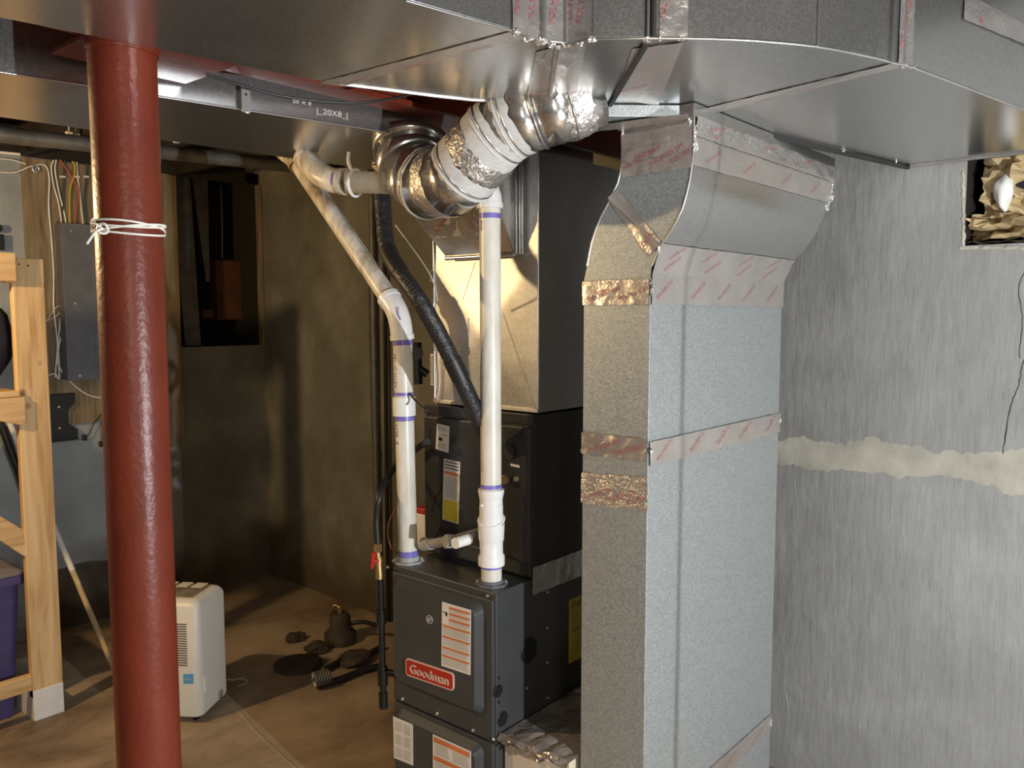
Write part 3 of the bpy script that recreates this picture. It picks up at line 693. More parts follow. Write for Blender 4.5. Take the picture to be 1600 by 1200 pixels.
tl([(973, 238), (1083, 216), (1082, 235), (973, 256)], texts=1, th=.012, ang=.2, base=.005, amp=.002)
tl([(950, 309), (966, 296), (1034, 378), (1014, 402)], texts=2, th=.016, ang=-.1, base=.002, amp=.003)
MB().tube([onX(954, 314, DX) + V((-.003, 0, 0)), onX(1031, 383, DX) + V((-.003, 0, 0))], .004, 8).build('cheek_seam', 'cleat', t_d)
for i, (q, r) in enumerate(((onX(955, 312, DX), .010), (onX(1030, 388, DX), .012), (onX(1017, 440, DX), .008), (onX(1019, 452, DX), .010), (onX(1085, 228, DX), .016), (onX(1086, 205, DX), .014), (onX(1078, 192, DX), .014), (onX(973, 210, DX), .010),
                   (onX(1018, 705, DX), .009), (V((XF, YN, z(704))), .016), (V((XF, YN, zb1)), .015), (far(R_[9], 0), .02), (far(R_[8], 0), .016), (far(R_[10], 0), .02), (far(R_[1], 0) + V((0, 0, .02)), .012), (onX(909, 704, DX), .008), (onX(912, 448, DX), .006))):
    crumple(t_d, q, r, seed=20 + i, squash=(.6, .6, 1.2))
# top collar joining the drop to the trunk
ct = [V((DX - .02, R_[-1].y - .0, ZA - .03)), V((DX - .02, L_[-1].y + .05, ZA - .03))]
MB().box((DX - .012, R_[-1].y - .006, ZA - .035), (far(R_[-1], 0).x + .01, L_[-1].y + .012, ZA - .002)).build('top_collar', 'galv', t_d, bevel=.002)
b = MB(); p1 = onZ(905, 200, ZA - .03); b.prism([V((DX - .01, L_[-1].y, ZA - .03)), V((DX - .01, R_[-1].y + .03, ZA - .03)), onZ(930, 182, ZA - .03), onZ(912, 203, ZA - .03)], (0, 0, .028)); b.build('side_flange', 'galv_dull', t_d, bevel=.002)
tape(t_d, [onZ(915, 196, ZA - .034), onZ(1075, 176, ZA - .034), onZ(1078, 188, ZA - .034), onZ(915, 206, ZA - .034)], (0, 0, -1), 0, base=.001)
# ------------------------------------------------------------------ furnace
fc = onX(767, 930, 1.715); FX = 1.715; FY0 = 1.534; FY1 = onX(608, 905, FX).y; FZ = onX(765, 930, FX).z; FXB = 2.43
FY0 = fc.y
t_f = thing('gas_furnace', (FX + .35, (FY0 + FY1) / 2, 0), 'charcoal gas furnace cabinet with a red Goodman badge', 'furnace')
t_f['label'] = 'charcoal gas furnace cabinet with red lettered badge and warning labels'
MB().box((FX + .022, FY0, .05), (FXB, FY1, FZ)).build('cabinet', 'furnace', t_f, bevel=.004)
def door(zlo, zhi, name):
    b = MB(); x0 = FX + .022; y0, y1 = FY0 + .004, FY1 - .004
    b.box((x0 - .012, y0, zlo), (x0, y1, zhi))
    i1 = .012; i2 = .032; xa = x0 - .012; xb = x0 - .036
    zl = zlo + (.055 if zlo > .3 else .012)
    def rr(i, x):
        P = []; r = .03 if i < .02 else .022
        for (cy, cz, a0) in ((y0 + i + .02 + r, zhi - i - r, 90), (y0 + i + .02 + r, zl + i + r, 180), (y1 - i - r, zl + i + r, 270), (y1 - i - r, zhi - i - r, 0)):
            for k in range(5):
                a = math.radians(a0 + 22.5 * k); P.append(V((x, cy + r * math.cos(a), cz + r * math.sin(a))))
        return P
    A_, B_ = rr(i1, xa + .001), rr(i2, xb); nn = len(A_)
    b.add(A_ + B_, [[k, (k + 1) % nn, nn + (k + 1) % nn, nn + k] for k in range(nn)] + [list(range(2 * nn - 1, nn - 1, -1))], 0)
    return b.build(name, 'furnace', t_f, bevel=.003), xb
zsplit = onX(690, 1130, FX).z
ud, XD = door(zsplit + .004, FZ - .02, 'upper_door')
ld, _ = door(.06, zsplit - .004, 'lower_door')
bm = None
def label(parent, pts, nrm, items, name, base='paper', off=.0012, extra=None):
    f = quadmap(pts, nrm); b = MB(); ms = [base]
    b.prism([f(0, 0), f(1, 0), f(1, 1), f(0, 1)], V(nrm) * off)
    for (s0, t0, s1, t1, mt) in items:
        if mt not in ms: ms.append(mt)
        b.add([f(s0, t0, off + .0006), f(s0, t1, off + .0006), f(s1, t1, off + .0006), f(s1, t0, off + .0006)], [(0, 1, 2, 3)], ms.index(mt))
    if extra:
        for (st_, s0, t0, hs, mt) in extra:
            if mt not in ms: ms.append(mt)
            L = (V(pts[1]) - V(pts[0])).length; H = (V(pts[3]) - V(pts[0])).length
            b.text(st_, lambda x, y: f(s0 + x * hs / L, t0 - y * hs / H, off + .001), ms.index(mt))
    return b.build(name, ms, parent)
def lines(s0, s1, t0, t1, n_, mt='greyprint', fill=.45):
    out = []
    for i in range(n_):
        t = t0 + (t1 - t0) * i / n_; out.append((s0, t, s1 - random.random() * .12 * (s1 - s0), t + (t1 - t0) / n_ * fill, mt))
    return out
X_ = XD - .0005
it = []
for i, (t0, s0) in enumerate(((.045, .26), (.135, .26), (.225, .26), (.34, .04), (.51, .04), (.68, .04), (.81, .04))): it.append((s0, t0, .97, t0 + .035, 'orange'))
it += lines(.26, .95, .085, .13, 2) + lines(.26, .95, .175, .22, 2) + lines(.26, .95, .265, .33, 3) + lines(.06, .95, .385, .5, 5) + lines(.06, .95, .555, .67, 5) + lines(.06, .95, .725, .8, 3) + lines(.06, .95, .855, .97, 5)
it += [(.13, .14, .2, .2, 'inkblack'), (.05, .14, .1, .16, 'inkblack')]
def oX(*p): return [onX(a, b_, X_) for a, b_ in p]
label(ud, oX((691, 940), (736, 953), (735, 1055), (690, 1040)), MX, it, 'warning_label')
label(ld, oX((676.5, 1147), (736, 1174), (736, 1262), (677, 1235)), MX, [(.03, .03, .97, .12, 'orange'), (.03, .36, .97, .44, 'orange')] + lines(.06, .46, .14, .34, 6) + lines(.54, .95, .14, .34, 6) + lines(.06, .95, .47, .9, 10), 'warning_label')
label(ld, oX((614.5, 1119), (645, 1132), (645.5, 1196), (616, 1184)), MX, sum([lines(a, a + .36, c_, c_ + .25, 5) for a in (.1, .54) for c_ in (.08, .4, .7)], []), 'wiring_label')
# badge
c4 = oX((635, 1027), (710, 1052), (710, 1080), (635, 1054)); f = quadmap(c4, MX)
def rrect(mg, off, rad=.16):
    P = []; 
    asp = (c4[1] - c4[0]).length / (c4[3] - c4[0]).length
    for (cs, ct_, a0) in ((mg / asp + rad / asp, mg + rad, 180), (1 - mg / asp - rad / asp, mg + rad, 270), (1 - mg / asp - rad / asp, 1 - mg - rad, 0), (mg / asp + rad / asp, 1 - mg - rad, 90)):
        for k in range(6):
            a = math.radians(a0 + 18 * k); P.append(f(cs + rad / asp * math.cos(a), ct_ + rad * math.sin(a), off))
    return P
b = MB(); b.prism(rrect(0, 0, .22), V(MX) * .0035, 0); b.prism(rrect(.07, .0035, .17), V(MX) * .0006, 1)
H = (c4[3] - c4[0]).length; L = (c4[1] - c4[0]).length
tw = max(v.x for v in glyphs('Goodman')[0])
for dx in (0, .02, -.02, .04, -.04):
    b.text('Goodman', lambda x, y, dx=dx: f(.095 + (x + dx) / tw * .81, .76 - (y + dx * .5) * .72, .0048 + abs(dx) * .002), 0)
b.build('badge', ['badge_edge', 'badge'], ud)
# round seal
c = onX(671, 968, X_); MB().ring(c, (1, 0, 0), .012, .0016, 24).cyl(c + V((-.0005, 0, 0)), c + V((-.001, 0, 0)), .006, 16).build('round_emblem', 'greyprint', ud)
XE = FX + .010
screws(ud, [onX(*p, XE) for p in ((629.5, 1092), (683.5, 1115), (739.5, 1141))], MX, .0042)
screws(t_f, [onX(606, 886, FX + .02), onX(762, 931, FX + .02)], MX, .004)
# side features
def knock(px, py, r, big=False):
    c = onY(px, py, FY0); b = MB(); b.ring(c, (0, 1, 0), r, r * .10, 28); b.cyl(c + V((0, .001, 0)), c + V((0, -.003, 0)), r * .93, 28); 
    if r > .012: b.cyl(c + V((0, -.003, 0)), c + V((0, -.0045, 0)), r * .6, 24)
    b.build('knockout_plug', 'black', t_f)
for k in ((778.5, 1080, .017), (785, 1123, .021), (779, 1059, .004), (779, 1097, .004), (826, 1016, .036)): knock(*k)
screws(t_f, [onY(771, 1155, FY0), onY(809, 1140, FY0), onY(855, 925, FY0), onY(855, 981, FY0), onY(855, 1035, FY0), onY(856, 1090, FY0), onY(823, 1075, FY0), onY(822, 1127, FY0), onY(853, 1119, FY0)], MY, .0038)
a = onY(889, 938, FY0); bq = onY(887, 1038, FY0)
label(t_f, [a, a + V((.19, 0, 0)), V((a.x + .19, FY0, bq.z)), V((a.x, FY0, bq.z))], MY, lines(.08, .9, .18, .9, 14, 'inkblack', .1) + [(.05, .28, .95, .285, 'inkblack'), (.05, .5, .95, .51, 'inkblack')], 'energy_label', 'yellow', extra=[('ENERGY GUIDE', .06, .14, .03, 'inkblack')])
# foil joint between coil and furnace on the side
j0 = onY(829, 880, FY0); j1 = onY(829, 920, FY0)
FJ = min(FY0, KY0) - .001 if 'KY0' in globals() else FY0 - .004
tape(t_f, [V((j0.x, FJ, FZ + .04)), V((FXB, FJ, FZ + .04)), V((FXB, FJ, FZ - .045)), V((j0.x - .002, FJ, FZ - .045))], MY, 0, .014, .5, mat='foil', base=.003, amp=.004, nu=30)
# seam strip
MB().box((FX + .022, FY0 - .0015, zsplit - .012), (FXB, FY0, zsplit - .006)).build('panel_seam', 'black', t_f)

# ------------------------------------------------------------------ evaporator coil cabinet
KX = 1.90; KY0 = FY0 + .0; KY1 = onX(667, 800, KX).y; KZ0 = FZ + .002; KZ1 = onX(834, 650, KX).z
KY0 = onX(834, 760, KX).y
t_c = thing('coil_cabinet', (KX + .26, (KY0 + KY1) / 2, KZ0), 'black evaporator coil cabinet standing on top of the furnace', 'coil cabinet')
MB().box((KX, KY0, KZ0), (FXB, KY1, KZ1)).build('casing', 'furnace2', t_c, bevel=.003)
b = MB(); b.box((KX - .012, KY0 + .002, KZ0 + .008), (KX, KY1 - .002, KZ1 - .035)); fpn = b.build('front_panel', 'furnace2', t_c, bevel=.004)
b = MB(); b.box((KX - .008, KY0 - .001, KZ1 - .028), (KX, KY1 + .001, KZ1 + .004)); b.build('top_rail', 'furnace2', t_c, bevel=.003)
KP = KX - .0125
def oK(*p): return [onX(a, b_, KP) for a, b_ in p]
# embossed outline on the panel
MB().tube(spline(oK((672, 668), (671, 690), (676, 706), (689, 718), (692, 728), (689, 760), (680, 780), (674, 800))), .0022, 6).build('embossed_rib', 'furnace2', t_c)
MB().tube(spline(oK((676, 850), (690, 822), (704, 826), (716, 838), (730, 850), (745, 856), (800, 872), (824, 868), (826, 700), (824, 690))), .0026, 6).build('embossed_rib', 'furnace2', t_c)
label(fpn, oK((683, 661.5), (702.5, 666), (701, 707.5), (681, 702)), MX, lines(.1, .9, .08, .25, 3) + [(.2, .5, .5, .62, 'inkblack'), (.45, .35, .85, .4, 'greyprint')] + lines(.1, .9, .72, .92, 3), 'white_label')
label(fpn, oK((694, 716.5), (719, 722), (716.5, 819), (691.5, 811)), MX, [(.06, .025, .94, .05, 'panel'), (.06, .075, .94, .10, 'panel'), (.06, .125, .94, .15, 'panel'), (.06, .19, .94, .24, 'orange'), (.05, .655, .97, .985, 'yellow')] + lines(.1, .9, .27, .63, 15), 'warning_label')
label(fpn, oK((798, 724), (812, 727), (812, 731), (798, 728)), MX, [], 'serial_label')
b = MB(); p = onX(795, 748, KP); b.cyl(p + V((.01, .03, 0)), p + V((-.02, 0, 0)), .008, 12); b.cyl(p + V((-.012, 0, 0)), p + V((-.03, -.006, 0)), .013, 6, sm=False); b.build('brass_flare_nut', 'brass', t_c)
for px, py, r in ((813, 749, .006), (828, 708, .007), (812, 672, .004)):
    p = onX(px, py, KP); MB().ring(p, (1, 0, 0), r, .0015, 16).cyl(p + V((.002, 0, 0)), p + V((-.001, 0, 0)), r * .8, 12).build('screw_hole', 'black', t_c)
p = onX(797, 706, KP); MB().cyl(p + V((.004, 0, 0)), p + V((-.006, 0, 0)), .022, 24).build('rubber_grommet', 'black', t_c)
p = onX(712, 846, KP); MB().cyl(p + V((.004, 0, 0)), p + V((-.003, 0, 0)), .022, 24).build('drain_port', 'inkblack', t_c)

# ------------------------------------------------------------------ supply plenum
PX = 1.925; PY0 = onX(841, 500, PX).y; PY1 = onX(679, 560, PX).y; PZ0 = KZ1 + .006
PT = ZR - .002
t_p = thing('supply_plenum', (PX + .25, (PY0 + PY1) / 2, PZ0), 'shiny cross-broken sheet metal plenum above the black coil cabinet', 'plenum')
# body with cross-broken front face
b = MB(); b.box((PX + .004, PY0, PZ0), (FXB, PY1, PT)); b.build('body', 'galv_plenum', t_p, bevel=.002)
c = onX(752, 520, PX - .004)
lipz = onX(755, 402, PX).z
A4 = [V((PX + .003, PY1, PZ0)), V((PX + .003, PY0, PZ0)), V((PX + .003, PY0, lipz)), V((PX + .003, PY1, lipz))]
ctr = V((PX - .016, (PY0 + PY1) / 2, (PZ0 + lipz) / 2))
def g4(s, t):
    p = A4[0].lerp(A4[1], s).lerp(A4[3].lerp(A4[2], s), t); k = min(1, 2 * min(s, 1 - s, t, 1 - t) * 1.0)
    return V((PX + .003 - .02 * k, p.y, p.z))
b = MB(); b.grid(g4, 24, 24, 0, True, False); b.build('cross_broken_panel', 'galv_plenum', t_p)
for s0_, s1_ in (((.02, .02), (.42, .97)), ((.98, .02), (.55, .97)), ((.02, .55), (.3, .02))):
    MB().tube([g4(s0_[0] + (s1_[0] - s0_[0]) * k / 8, s0_[1] + (s1_[1] - s0_[1]) * k / 8) + V((.0012, 0, 0)) for k in range(9)], .0022, 6).build('cross_crease', 'galv_plenum', t_p)
MB().box((PX - .006, PY0 - .003, PZ0), (PX + .01, PY1 + .003, PZ0 + .012)).build('bottom_flange', 'galv_plenum', t_p, bevel=.002)
for y in (PY0, PY1): MB().tube([(PX, y, PZ0), (PX, y, PT)], .003, 8).build('corner_seam', 'cleat', t_p)
# flared take-off on the front
bl = onX(704, 404, PX - .004); br = onX(808, 406, PX - .004)
tlp = onD(650, 330, 2.28); trp = onX(800, 240, PX - .05)
ztop = PT - .0
b = MB()
b.hexa([V((PX - .02, br.y, bl.z)), V((PX, br.y, bl.z)), V((PX, bl.y, bl.z)), V((PX - .02, bl.y, bl.z))],
       [V((PX - .16, br.y, ztop)), V((PX, br.y, ztop)), V((PX, bl.y + .26, ztop)), V((PX - .16, bl.y + .20, ztop))])
b.build('flared_takeoff', 'galv_shine', t_p, bevel=.003)
MB().tube([V((PX - .022, bl.y + .004, bl.z)), V((PX - .022, br.y - .004, bl.z))], .007, 10).build('rolled_lip', 'galv_shine', t_p)
for dy in (0, -.012, -.022): MB().tube([V((PX - .006, br.y + dy, bl.z)), V((PX - .008, br.y + dy, ztop))], .0035, 8).build('vertical_seam', 'galv_shine', t_p)
tt = [V((PX - .085, bl.y + .09, bl.z + .15)), V((PX - .085, br.y, bl.z + .15)), V((PX - .045, br.y, bl.z + .065)), V((PX - .045, bl.y + .035, bl.z + .065))]
tape(t_p, tt, (tt[1] - tt[0]).cross(tt[3] - tt[0]) * -1 if (tt[1] - tt[0]).cross(tt[3] - tt[0]).x > 0 else (tt[1] - tt[0]).cross(tt[3] - tt[0]), 2, .016, .5, base=.004)
# electrical boxes on the plenum's left side
for (x0, y0, x1, y1, lb) in ((667, 419, 681, 441, 'small white electrical box clipped high on the plenum side'), (669, 553, 684, 602, 'grey metal electrical box on the lower side of the plenum')):
    a = onD(x0, y1, 2.58); c = onD(x1, y0, 2.58); yy = PY1 + .001
    a = onX(x0, y1, PX + .02); c = onX(x1, y0, PX + .02)
    t = thing('electrical_box', (a.x, a.y, a.z), lb, 'electrical box')
    MB().box((PX + .02, PY1 + .002, a.z), (PX + .09, PY1 + .042, c.z)).build('box_body', 'strap', t, bevel=.002)
    MB().box((PX + .017, PY1 + .008, a.z + .006), (PX + .02, PY1 + .036, c.z - .006)).build('cover', 'pvc_grey', t, bevel=.001)
for k, (mt, lb, dx) in enumerate((('cable_red', 'thin red wire hanging beside the lower plenum box', 0), ('cord', 'thin white wire hanging beside the lower plenum box', 3))):
    MB().tube(spline([onX(684 + dx, 535, PX - .004), onX(682 + dx, 560, PX - .012), onX(684 + dx, 600, PX - .012), onX(678 + dx, 634, PX - .012)]), .0016, 6).build('wire', mt, None, lb, 'wire')

# ------------------------------------------------------------------ pvc vent pipes
PR = .0305
def primer(t, p, ax, r, h=.014): ax = V(ax).normalized(); MB().tube([V(p) - ax * h / 2, V(p) + ax * h / 2], r, 28, caps=False).build('primer_band', 'primer', t)
def fitting(t, path, r, name, mat='pvc_white', lips=True):
    b = MB(); b.tube(path, r, 32)
    if lips:
        for (e, n_) in ((0, 1), (-1, -2)):
            d = (V(path[n_]) - V(path[e])).normalized(); b.tube([V(path[e]), V(path[e]) + d * .016], r + .0028, 32)
    return b.build(name, mat, t)
def wraptext(b, s, axis_p, zdir, toward, r, h, m=1, ang0=0.0, up=True):
    zdir = V(zdir).normalized(); n0 = V(toward).normalized(); side = n0.cross(zdir)
    if not up: pass
    def fn(x, y):
        a = ang0 + (y if up else -y) * h / r
        return V(axis_p) + zdir * (x * h) + (n0 * math.cos(a) + side * math.sin(a)) * (r + .0006)
    b.text(s, fn, m)
# right pipe
pb = onZ(768, 911, FZ + .002); DRt = (pb - CAM).dot(FWD)
def RPp(px, py): return onD(px, py, DRt)
pb = V((pb.x, pb.y, FZ + .002)); dirR = (RPp(765.5, 330) - pb).normalized()
def rz(py): 
    k = (RPp(765.5, py).z - pb.z) / dirR.z; return pb + dirR * k
t_v = thing('pvc_vent_pipe', pb, 'white pvc vent pipe rising from the furnace front right corner', 'pipe')
cm = (V((CAM.x, CAM.y, 0)) - V((pb.x, pb.y, 0))).normalized()
sideL = -RGT
b = MB(); b.tube([pb, rz(862)], PR, 32); b.build('lower_pipe', 'pvc', t_v)
b = MB(); b.tube([rz(775), rz(318)], PR, 32)
tw_ = (cm * .62 + sideL * .9).normalized()
wraptext(b, 'SILVER-LINE 2" SCH 40 PVC-DWV ASTM D2665 ASTM D1785 NSF-dwv  020315 11:27', rz(735), dirR, tw_, PR, .0105, 1)
wraptext(b, 'lake', rz(362), dirR, (cm * .75 + sideL * .75).normalized(), PR, .019, 2)
b.add([], []); b.build('upper_pipe', ['pvc', 'ink', 'inkblack'], t_v)
b = MB(); b.tube([rz(764), rz(768), rz(776), rz(779)], [PR + .008, PR + .008, PR + .005, PR + .004], 32); b.tube([rz(779), rz(828)], PR + .0035, 32); b.tube([rz(790), rz(826)], PR + .0045, 32)
b.build('reducer_coupling', 'pvc_white', t_v)
b = MB(); b.tube([rz(818), rz(822), rz(842), rz(846), rz(848), rz(864), rz(868), rz(882)], [PR + .0095, PR + .0085, PR + .007, PR + .004, PR + .004, PR + .004, PR + .009, PR + .009], 32); b.build('lower_coupling', 'pvc_white', t_v)
# slanted lip of the mating fitting
n_ = (dirR * 1 + cm * .42 - RGT * .1).normalized(); MB().ring(rz(812), n_, PR + .007, .004, 40).build('slanted_lip', 'pvc_white', t_v)
MB().ring(rz(826), n_, PR + .006, .003, 40).build('slanted_lip', 'pvc_white', t_v)
for s_ in (-1, 1):
    p = rz(787) + (cm * .6 + RGT * s_ * .7).normalized() * (PR + .004); MB().cyl(p, p + cm * .004, .004, 10).build('molding_nub', 'pvc_white', t_v)
primer(t_v, rz(759), dirR, PR + .001, .012); primer(t_v, rz(884), dirR, PR + .001, .010); primer(t_v, rz(338), dirR, PR + .001, .014); primer(t_v, rz(907), dirR, PR + .001, .006)
b = MB(); b.tube([V((pb.x, pb.y, FZ)), V((pb.x, pb.y, FZ + .006))], .05, 8); b.tube([V((pb.x, pb.y, FZ)), V((pb.x, pb.y, FZ + .014))], PR + .006, 32); b.build('floor_flange', 'panel', t_v, bevel=.001)
screws(t_v, [V((pb.x, pb.y, FZ + .006)) + RGT * s_ * .042 for s_ in (-1, 1)], (0, 0, 1), .004)
# elbow at the top and run beneath the rear trunk
e0 = rz(318); runs = [onD(700, 296, 2.26), onD(600, 288, 2.33), onD(540, 284, 2.38)]
ctop = e0 + dirR * .05
fitting(t_v, arc_path(rz(326), ctop, ctop + (runs[1] - ctop).normalized() * .09, 6, .045), PR + .0045, 'elbow')
b = MB(); b.tube([ctop + (runs[1] - ctop).normalized() * .06, runs[2]], PR, 32); b.build('horizontal_pipe', 'pvc', t_v)
d3 = (runs[2] - runs[1]).normalized()
primer(t_v, onD(531, 283, 2.385), d3, PR + .0012, .02)
e2 = onD(505, 275, 2.42); fitting(t_v, spline([runs[2] + d3 * .0, onD(520, 282, 2.40), e2, onD(489, 262, 2.46), onD(478, 246, 2.50)], 4), PR + .004, 'elbow', 'pvc_dirty')
# hanger ring
hr = onD(556, 286, 2.365); b = MB(); b.ring(hr, d3, PR + .006, .0042, 40); b.tube(spline([hr + RGT * -.010 + UP * (PR), hr + RGT * -.020 + UP * .06, hr + RGT * -.018 + UP * .085]), .005, 8); b.build('pipe_hook', 'pvc_white', None, 'white plastic pipe hook holding the horizontal pvc pipe', 'hook')
# left pipe
lb_ = onZ(638, 876, FZ + .002); DL = (lb_ - CAM).dot(FWD); lb_ = V((lb_.x, lb_.y, FZ + .002)); ltop = onD(628, 505, DL); dirL = (ltop - lb_).normalized()
def lz(py): return lb_ + dirL * ((onD(630, py, DL).z - lb_.z) / dirL.z)
t_l = thing('pvc_vent_pipe', lb_, 'white pvc vent pipe with a bend rising from the furnace left corner', 'pipe')
cl = (V((CAM.x, CAM.y, 0)) - V((lb_.x, lb_.y, 0))).normalized()
b = MB(); b.tube([lb_, lz(650)], PR, 32); wraptext(b, '2" SCH 40', lz(694), dirL, (cl * .75 + sideL * .65).normalized(), PR, .022, 1); b.build('lower_pipe', ['pvc', 'inkblack'], t_l)
b = MB(); b.tube([lz(625), lz(525)], PR, 32); wraptext(b, 'ASTM D1785 || I11I ▪', lz(606), dirL, (cl * .75 + sideL * .65).normalized(), PR, .020, 1); b.build('middle_pipe', ['pvc', 'ink'], t_l)
MB().tube([lz(649), lz(620)], PR + .006, 32).build('coupling', 'pvc_white', t_l)
primer(t_l, lz(653), dirL, PR + .001, .015); primer(t_l, lz(615), dirL, PR + .001, .010); primer(t_l, lz(535), dirL, PR + .001, .016); primer(t_l, lz(864), dirL, PR + .001, .022)
ec = onD(624, 490, DL); tip = onD(462, 250, DL + .36)
fitting(t_l, arc_path(lz(531), ec, ec + (tip - ec).normalized() * .075, 6, .045), PR + .0048, 'elbow')
MB().tube(spline([ec + cl * (PR + .005) + V((0, 0, -.02)) + RGT * .004, ec + cl * (PR + .0055) + RGT * -.004, ec + cl * (PR + .004) + UP * .02 + RGT * -.003]), .0018, 6).build('primer_drip', 'primer', t_l)
b = MB(); b.tube([ec + (tip - ec).normalized() * .06, tip], PR, 32); b.build('diagonal_pipe', 'pvc_dirty', t_l)
fitting(t_l, spline([tip - (tip - ec).normalized() * .03, tip, onD(446, 236, DL + .42)], 4), PR + .0045, 'elbow', 'pvc_dirty')
b = MB(); b.tube([V((lb_.x, lb_.y, FZ)), V((lb_.x, lb_.y, FZ + .006))], .052, 8); b.tube([V((lb_.x, lb_.y, FZ)), V((lb_.x, lb_.y, FZ + .02))], PR + .005, 32); b.build('floor_flange', 'pvc_grey', t_l, bevel=.001)
screws(t_l, [V((lb_.x, lb_.y, FZ + .006)) + RGT * .044], (0, 0, 1), .004)

# ------------------------------------------------------------------ insulated line set
ls = [(597, 300, 2.52), (600, 345, 2.5), (606, 390, 2.46), (625, 425, 2.40), (655, 468, 2.34), (690, 530, 2.36), (720, 592, 2.38), (742, 640, 2.41), (752, 665, 2.43), (762, 690, 2.47)]
P = spline([onD(*p) for p in ls], 6)
t_i = thing('refrigerant_line', P[0], 'black foam insulated refrigerant line slanting down to the coil cabinet', 'insulated pipe')
MB().tube(P, [.0245 + .0016 * noise.noise(p * 30) for p in P], 20).build('insulation', 'foam', t_i)
for k0, k1 in ((12, 19), (33, 37)):
    MB().tube(P[k0:k1], .0268, 20).build('black_tape', 'black', t_i)
b = MB()
for k in range(20, 32): 
    for h in (0, .5):
        p = P[k].lerp(P[k + 1], h); T = (P[k + 1] - P[k]).normalized(); u = (V((0, 0, 1)).cross(T)).normalized(); 
        tc_ = (CAM - p); tc_ = (tc_ - T * tc_.dot(T)).normalized(); s_ = T.cross(tc_)
        q = p + tc_ * .0255; b.tube([q - s_ * .007 , q + s_ * .007], .0009, 4)
for k in range(38, 50):
    for h in (0, .5):
        p = P[k].lerp(P[k + 1], h); T = (P[k + 1] - P[k]).normalized(); tc_ = (CAM - p); tc_ = (tc_ - T * tc_.dot(T)).normalized(); s_ = T.cross(tc_); q = p + tc_ * .0255; b.tube([q - s_ * .007, q + s_ * .007], .0009, 4)
b.build('printed_dashes', 'conduit', t_i)
MB().tube(spline([onD(618, 352, 2.55), onD(640, 382, 2.5), onD(660, 410, 2.46), onD(677, 440, 2.44), onD(684, 470, 2.5)]), .0022, 6).build('wire', 'cable_beige', None, 'thin beige thermostat wire running behind the insulated line', 'wire')

# ------------------------------------------------------------------ condensate drain, switch, wires
KD = KX - .06
dp = [onD(662, 852, 2.60), onD(674, 850, 2.56), onD(700, 845, 2.47)]
t = thing('condensate_drain', dp[0], 'short grey drain pipe with white cap on the coil cabinet front', 'pipe')
MB().tube([dp[1], dp[2]], .0155, 20).build('pipe', 'pvc_grey', t); fitting(t, spline([dp[0] + FWD * .03, dp[0], dp[1]], 4), .018, 'elbow', 'pvc_grey', False)
b = MB(); b.cyl(onD(696, 846, 2.44), onD(706, 846, 2.45), .0215, 8, sm=False); b.build('hex_bushing', 'pvc_grey', t)
cp_ = onD(711, 849, 2.40); b = MB(); b.cyl(cp_, cp_ + V((.06, 0, 0)), .0165, 20); b.build('white_cap', 'pvc_white', t, bevel=.002)
b = MB(); b.tube([onD(701, 846, 2.43), onD(701, 846, 2.43) + V((KX - onD(701, 846, 2.43).x, 0, 0))], .014, 16); b.build('port_stub', 'pvc_grey', t)
g0 = onZ(627, 868, FZ); t = thing('float_switch', (g0.x + .14, g0.y + .05, FZ), 'small white and red switch box behind the left vent pipe', 'switch')
sb = V((g0.x + .12, g0.y + .02, FZ + .001)); MB().box(sb + V((0, -.01, 0)), sb + V((.05, .05, .11))).build('switch_body', 'pvc_white', t, bevel=.003)
MB().box(sb + V((.002, -.008, .11)), sb + V((.048, .048, .13))).build('red_cap', 'redplastic', t, bevel=.003)
MB().tube(spline([sb + V((0, .05, .125)), sb + V((-.02, .10, .13)), sb + V((-.04, .135, .06)), sb + V((-.04, .12, -.02)), sb + V((0, .095, -.06))]), .002, 6).build('wire', 'cable_red', None, 'thin red wire looping behind the left vent pipe base', 'wire')
MB().tube(spline([sb + V((.03, 0, .125)), sb + V((.06, -.06, .13)), V((KX - .014, sb.y - .11, sb.z + .09))]), .002, 6).build('wire', 'cable_red', None, 'short red wire right of the left vent pipe base', 'wire')

# ------------------------------------------------------------------ gas piping
GD = 2.60
def gp(px, py, d=GD): return onD(px, py, d)
t_g = thing('gas_pipe', gp(599, 1104), 'black iron gas pipe with brass valve left of the furnace', 'gas pipe')
MB().tube([gp(594, 905), gp(599, 1094)], .0105, 16).build('iron_pipe', 'blackiron', t_g)
for (y0, y1, r, m_) in ((952, 958, .015, 'blackiron'), (957, 974, .0165, 'blackiron'), (1040, 1046, .014, 'blackiron'), (1046, 1070, .0165, 'blackiron'), (1082, 1106, .0145, 'blackiron')):
    MB().tube([gp(594 + (y0 - 905) * .026, y0), gp(594 + (y1 - 905) * .026, y1)], r, 16).build('fitting', m_, t_g)
MB().tube([gp(603, 1050), gp(603, 1050) + V((.02, -.06, 0))], .011, 12).build('tee_branch', 'blackiron', t_g)
b = MB(); b.tube([gp(590, 849), gp(590, 862)], .0145, 6, sm=False); b.tube([gp(590, 862), gp(591, 872)], .010, 12); b.tube([gp(591, 870), gp(592, 884)], .0135, 12); b.tube([gp(592, 884), gp(593, 896), gp(593, 904)], [.011, .0125, .0135], 12); b.build('brass_valve', 'brass', t_g)
b = MB(); a = gp(584, 864, 2.585); c = gp(581, 888, 2.585); b.tube([a, c], [.008, .005], 8); b.tube([gp(592, 876, 2.59), gp(583, 876, 2.58)], .005, 8); b.build('red_handle', 'redplastic', t_g)
